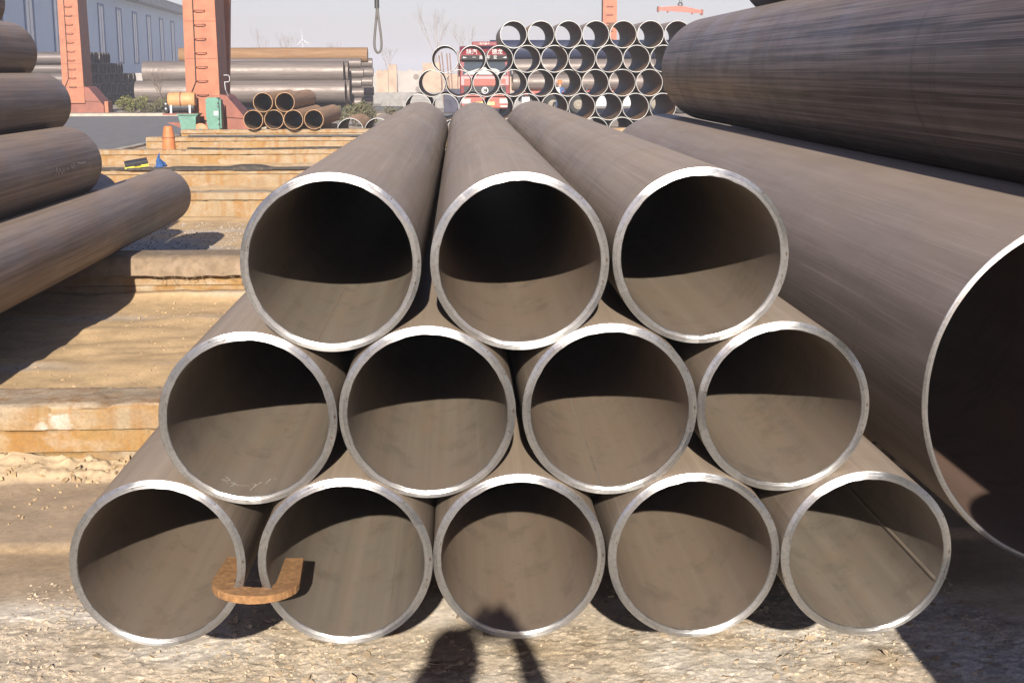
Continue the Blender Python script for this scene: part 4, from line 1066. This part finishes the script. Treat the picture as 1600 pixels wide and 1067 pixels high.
# ------------------------------------------------------------------ plants
def leafy(label, name, x, y, z, rx, ry, rz, n, cols, s=.05, cat='shrub', group=None):
    t = thing(name, label, cat, (x, y, z), None, group)
    V = []; F = []; MI = []
    cl = [(random.uniform(-rx, rx), random.uniform(-ry, ry), random.uniform(.25, .95) * rz, random.uniform(.14, .28)) for _ in range(int(14 * rx / .6) + 10)]
    for k in range(n):
        c = random.choice(cl); d = Vector((random.gauss(0, 1), random.gauss(0, 1), random.gauss(0, 1))).normalized() * c[3] * random.uniform(.5, 1.1)
        p = Vector((c[0], c[1], c[2])) + d
        if p.z < .02: continue
        a = Vector((random.gauss(0, 1), random.gauss(0, 1), random.gauss(0, 1))).normalized(); b = a.cross(Vector((random.gauss(0, 1), random.gauss(0, 1), random.gauss(0, 1)))).normalized()
        ss = s * random.uniform(.6, 1.3); i = len(V)
        V += [p + a * ss, p + b * ss * .5, p - a * ss, p - b * ss * .5]; F.append((i, i + 1, i + 2, i + 3)); MI.append(random.randrange(len(cols)))
    tag(link('foliage', me(V, F, cols, None, MI), t), kind='stuff')
    b = MB()
    for k in range(12):
        c = random.choice(cl); b.tube([(c[0] * .4, c[1] * .4, 0), (c[0] * .8, c[1] * .8, c[2] * .6), (c[0], c[1], c[2])], [.02, .014, .006], 5)
    tag(b.obj('stems', bpy.data.materials['twig'], t), kind='stuff')
    return t
m_plain('twig', (.14, .11, .09), .9, .3, 8)
m_plain('grey_bark', (.25, .225, .21), .9, .2, 2)
def m_leaf(name, c): 
    q = NT(name); oi = q.noise(q.coord(), 3, 2, .5)
    return q.set(Base_Color=q.ramp(oi, [(.3, tuple(x * .7 for x in c)), (.7, c)]), Roughness=.7, Specular_IOR_Level=.2)
LG = [m_leaf('leaf_olive', (.11, .12, .05)), m_leaf('leaf_grey', (.12, .12, .075)), m_leaf('leaf_brown', (.15, .115, .06))]
LY = [m_leaf('leaf_yellow', (.20, .18, .05)), m_leaf('leaf_lime', (.15, .16, .05)), LG[0]]
leafy('yellow-green rounded end bush of the clipped hedge', 'hedge_bush', -15.9, 68.4, .06, .62, .5, .72, 2600, LY, .045, 'hedge', 'clipped hedge by the road')
for k in range(3): leafy(['olive hedge bush next to the yellow-green one', 'olive hedge bush under the bare branching shrub', 'olive hedge bush beside the crane motor'][k], 'hedge_bush', -14.9 + 1.05 * k, 68.5, .06, .62, .5, .66, 2200, LG, .045, 'hedge', 'clipped hedge by the road')
leafy('olive evergreen bush before the ends of the steel stacks', 'evergreen_bush', -4.1, 56, -.13, .75, .6, .95, 3200, LG, .05)
leafy('small dull bush between the rusty stack and the see-through stack', 'evergreen_bush', -2.3, 58, -.13, .6, .4, .6, 1600, LG, .05)
def tree(label, name, x, y, z, h, spread, depth, r0, seed, lean=.55, mat='twig'):
    rs = random.Random(seed); t = thing(name, label, 'tree' if h > 4 else 'shrub', (x, y, z)); tr_, br = MB(), MB()
    def grow(p, d, L, r_, dep):
        q = p + d * L * .5 + Vector((rs.gauss(0, .03), rs.gauss(0, .03), 0)) * L; e = p + d * L
        (tr_ if dep == depth else br).tube([p, q, e], [r_, r_ * .85, r_ * .65], 5 if dep > 1 else 4, False)
        if dep == 0: return
        for k in range(rs.choice((3, 4)) if dep == depth else rs.choice((2, 3, 3))):
            a = Vector((rs.gauss(0, 1), rs.gauss(0, 1), rs.gauss(0, .5))).normalized()
            nd = (d + a * spread).normalized(); nd = (nd + Vector((0, 0, .25))).normalized()
            grow(p + d * L * rs.uniform(.55, 1), nd, L * rs.uniform(.6, .82), r_ * .58, dep - 1)
    grow(Vector((0, 0, 0)), Vector((0, 0, 1)), h * .33, r0, depth)
    tr_.obj('trunk', bpy.data.materials[mat], t, R(60)); tag(br.obj('crown', bpy.data.materials[mat], t, R(60)), kind='stuff')
    return t
tree('bare branching shrub rising from the hedge', 'bare_shrub', -14.45, 68.7, .05, 2.5, .62, 5, .035, 4)
tree('faint bare tree beyond the orange-rusted pipes, crane side', 'bare_tree', -27.9, 200, -.13, 9.5, .45, 5, 0.080, 5, mat='grey_bark')
tree('faint bare tree beyond the orange-rusted pipes, turbine side', 'bare_tree', -25.0, 205, -.13, 9.0, .45, 5, 0.075, 6, mat='grey_bark')
tree('faint bare tree between the turbine and the rope sling', 'bare_tree', -19.0, 215, -.13, 8.5, .45, 5, 0.075, 8, mat='grey_bark')
tree('tall hazy bare tree behind the leaning stakes', 'bare_tree', -2.6, 165, -.13, 11.5, .42, 6, 0.090, 9, mat='grey_bark')
tree('hazy bare tree behind the truck cab', 'bare_tree', 1.0, 175, -.13, 10.0, .45, 5, 0.080, 10, mat='grey_bark')
tree('hazy bare tree behind the brick pier', 'bare_tree', -9.5, 190, -.13, 6.5, .5, 5, 0.060, 12, mat='grey_bark')
wt = thing('wind_turbine', 'distant white wind turbine beyond the rusted pipes', 'wind turbine', (-54.6, 500, -.13)); wt.scale = (.8, .8, .97)
MB().lathe([(.4, 0), (.2, 13.3), (0, 13.3)], 'z', 16).obj('tower', WHITE, wt, R(60)); MB().box(-.4, .4, -1.2, 1.4, 13.2, 14.0, .1).obj('nacelle', WHITE, wt)
for a in (95, 215, 335):
    c_, s_ = math.cos(R(a)), math.sin(R(a))
    MB().add([(-.15 * s_, -1.3, 13.6 + .15 * c_), (.2 * s_ + 1.2 * c_, -1.3, 13.6 - .2 * c_ + 1.2 * s_), (4.2 * c_, -1.3, 13.6 + 4.2 * s_), (-.2 * s_ + 1.2 * c_, -1.25, 13.6 + .2 * c_ + 1.2 * s_), (1.2 * c_, -1.1, 13.6 + 1.2 * s_)], [(0, 1, 2, 3), (0, 3, 4), (0, 4, 1), (1, 4, 2), (2, 4, 3)]).obj('blade', WHITE, wt)

# ------------------------------------------------------------------ people
SKIN = m_plain('skin', (.45, .27, .19), .55, .08, 20)
def person(label, joints, edges, mats, matf, loc, rot=None, extra=None):
    t = thing('person', label, 'person', loc, rot)
    names = list(joints); m = bpy.data.meshes.new('body')
    m.from_pydata([joints[n][0] for n in names], [(names.index(a), names.index(b)) for a, b in edges], [])
    ob = link('body', m, t); ob.modifiers.new('s', 'SKIN'); ob.modifiers.new('d', 'SUBSURF').levels = 2
    for i, n in enumerate(names):
        sv = m.skin_vertices[0].data[i]; r_ = joints[n][1]; sv.radius = r_ if isinstance(r_, tuple) else (r_, r_); sv.use_root = (n == 'pelvis')
    dg = bpy.context.evaluated_depsgraph_get(); dg.update(); nm = bpy.data.meshes.new_from_object(ob.evaluated_get(dg)); ob.modifiers.clear(); ob.data = nm
    nm.materials.clear()
    for q in mats: nm.materials.append(q)
    for p in nm.polygons: p.material_index = matf(p.center); p.use_smooth = True
    return t
def fing(j, e, hand, d, side, nm):
    """five short fingers from the end of a hand"""
    hv = Vector(j[hand][0]); d = Vector(d).normalized(); sd_ = Vector(side).normalized()
    for k, (o_, ln) in enumerate(((-.03, .070), (-.010, .082), (.010, .078), (.03, .062))):
        a = hv + sd_ * o_ + d * .035; b = a + d * ln * .6; c = b + (d + Vector((0, .6, -.2))).normalized() * ln * .4
        j[f'{nm}f{k}a'] = (tuple(a), .009); j[f'{nm}f{k}b'] = (tuple(b), .0085); j[f'{nm}f{k}c'] = (tuple(c), .0075)
        e += [(hand, f'{nm}f{k}a'), (f'{nm}f{k}a', f'{nm}f{k}b'), (f'{nm}f{k}b', f'{nm}f{k}c')]
    a = hv + sd_ * .045; b = a + (sd_ + d).normalized() * .045
    j[nm + 't1'] = (tuple(a), .011); j[nm + 't2'] = (tuple(b), .009); e += [(hand, nm + 't1'), (nm + 't1', nm + 't2')]
# photographer, behind the lens on the beam: arms raised to the camera, head to one side
j = {'pelvis': ((-.10, 0, .82), (.15, .11)), 'waist': ((-.11, 0, .96), (.14, .10)), 'chest': ((-.12, .01, 1.16), (.16, .11)), 'neck': ((-.13, .02, 1.33), .055), 'head0': ((-.14, .03, 1.41), .075), 'head1': ((-.145, .035, 1.49), .088), 'head2': ((-.145, .03, 1.555), .066),
     'ls': ((-.29, .01, 1.27), .062), 'le': ((-.33, .05, 1.24), .058), 'lw': ((-.17, .085, 1.50), .042), 'lh': ((-.085, .085, 1.565), .038),
     'rs': ((.05, .01, 1.27), .062), 're': ((.18, .05, 1.24), .058), 'rw': ((.10, .085, 1.50), .040), 'rh': ((.075, .085, 1.565), .038),
     'lk': ((-.20, .03, .47), .072), 'lhip': ((-.19, 0, .78), .10), 'la': ((-.21, -.02, .09), .045), 'lt': ((-.22, .13, .04), .042),
     'rhip': ((-.01, 0, .78), .10), 'rk': ((.0, .03, .47), .072), 'ra': ((.01, -.02, .09), .045), 'rtoe': ((.03, .13, .04), .042)}
e = [('pelvis', 'waist'), ('waist', 'chest'), ('chest', 'neck'), ('neck', 'head0'), ('head0', 'head1'), ('head1', 'head2'), ('chest', 'ls'), ('ls', 'le'), ('le', 'lw'), ('lw', 'lh'), ('chest', 'rs'), ('rs', 're'), ('re', 'rw'), ('rw', 'rh'), ('pelvis', 'lhip'), ('lhip', 'lk'), ('lk', 'la'), ('la', 'lt'), ('pelvis', 'rhip'), ('rhip', 'rk'), ('rk', 'ra'), ('ra', 'rtoe')]
fing(j, e, 'lh', (.35, .15, .5), (0, -1, .3), 'L'); fing(j, e, 'rh', (-.35, .15, .5), (0, -1, .3), 'Rr')
JK = m_plain('navy_jacket', (.03, .035, .05), .85, .2, 12); JE = m_plain('dark_jeans', (.04, .05, .08), .9, .2, 14); SH = m_plain('shoe_black', (.02, .02, .02), .6, .2, 10)
def pf(c):
    if c.z < .09: return 2
    if c.z < .86: return 1
    if c.z > 1.36 and (abs(c.x + .14) < .11 and c.y < .14): return 3
    if c.z > 1.53: return 3
    return 0
ph = person('person in dark jacket holding a camera up, standing on the low beam', j, e, [JK, JE, SH, SKIN], pf, (0, -.175, GB)); ph.scale = (1.03, 1.0, 1.035)
hr = MB().lathe([(.001, 1.606), (.05, 1.595), (.085, 1.555), (.098, 1.50), (.096, 1.455), (.088, 1.46)], 'z', 20, (-.147, .02, 0)).obj('hair', m_plain('black_hair', (.015, .013, .012), .6, .2, 30), ph, R(60))
camo = thing('handheld_camera', 'black camera held up by the photographer', 'camera', (0, -.075, CAM_H - .012))
MB().box(-.065, .065, -.05, .0, -.048, .042, .008).obj('camera_body', BLACK, camo); MB().box(-.025, .025, -.045, -.004, .042, .062, .006).obj('viewfinder', BLACK, camo)
MB().lathe([(.0, -.002), (.030, -.002), (.032, .010), (.028, .022), (.0, .018)], 'y', 24).obj('lens', DARK, camo, R(40))

# worker in an orange helmet by the trailer
j2 = {'pelvis': ((0, 0, .88), (.14, .10)), 'waist': ((0, 0, 1.02), (.13, .10)), 'chest': ((0, .02, 1.22), (.16, .11)), 'neck': ((0, .0, 1.40), .055), 'head0': ((0, -.03, 1.47), .075), 'head1': ((0, -.035, 1.54), .085), 'head2': ((0, -.03, 1.61), .07),
      'ls': ((-.19, .02, 1.33), .065), 'le': ((-.26, -.02, 1.06), .048), 'lw': ((-.16, -.20, .96), .034), 'lh': ((-.11, -.26, .95), .035),
      'rs': ((.19, .02, 1.33), .065), 're': ((.27, .0, 1.06), .048), 'rw': ((.24, -.14, .88), .034), 'rh': ((.22, -.19, .83), .035),
      'lhip': ((-.10, 0, .84), .10), 'lk': ((-.12, -.04, .48), .075), 'la': ((-.12, .02, .09), .05), 'lt': ((-.14, -.14, .045), .045), 'rhip': ((.10, 0, .84), .10), 'rk': ((.12, -.02, .48), .075), 'ra': ((.13, .04, .09), .05), 'rtoe': ((.15, -.12, .045), .045)}
e2 = [(a, b) for a, b in [('pelvis', 'waist'), ('waist', 'chest'), ('chest', 'neck'), ('neck', 'head0'), ('head0', 'head1'), ('head1', 'head2'), ('chest', 'ls'), ('ls', 'le'), ('le', 'lw'), ('lw', 'lh'), ('chest', 'rs'), ('rs', 're'), ('re', 'rw'), ('rw', 'rh'), ('pelvis', 'lhip'), ('lhip', 'lk'), ('lk', 'la'), ('la', 'lt'), ('pelvis', 'rhip'), ('rhip', 'rk'), ('rk', 'ra'), ('ra', 'rtoe')]]
fing(j2, e2, 'lh', (.5, -.6, -.2), (0, .3, 1), 'L'); fing(j2, e2, 'rh', (-.1, -.5, -.7), (-1, 0, 0), 'Rr')
WB = m_plain('work_blue', (.05, .09, .2), .85, .2, 10); WS = m_plain('pale_vest', (.5, .52, .55), .8, .2, 10)
wk = person('person in blue workwear and orange helmet beside the trailer', j2, e2, [WB, WB, SH, SKIN, WS], lambda c: 2 if c.z < .09 else (3 if c.z > 1.4 and abs(c.x) < .12 else (4 if c.z > 1.08 and c.x < -.02 and c.y < .02 else (3 if c.z < .98 and c.y < -.2 else 0))), (5.1, 69.4, -.135))
MB().lathe([(.001, .16), (.06, .15), (.105, .10), (.118, .03), (.118, .0), (.15, -.005), (.15, -.015), (.10, -.01)], 'z', 20, (0, -.03, 1.585)).obj('helmet', m_plain('helmet_orange', (.75, .13, .03), .35, .05, 4), wk, R(50))

# ------------------------------------------------------------------ the air: thin winter haze
hz = bpy.data.materials.new('thin_haze'); hz.use_nodes = True; nt = hz.node_tree
nt.nodes.remove(nt.nodes['Principled BSDF'])
pv = nt.nodes.new('ShaderNodeVolumePrincipled'); pv.inputs['Color'].default_value = (.86, .86, .93, 1); pv.inputs['Density'].default_value = .0012; pv.inputs['Anisotropy'].default_value = 0.0
nt.links.new(pv.outputs[0], nt.nodes['Material Output'].inputs['Volume'])
o = MB().box(-1600, 1600, -200, 3100, -1.4, 24).obj('haze', hz); tag(o, 'thin pale winter haze over the whole yard', kind='stuff')
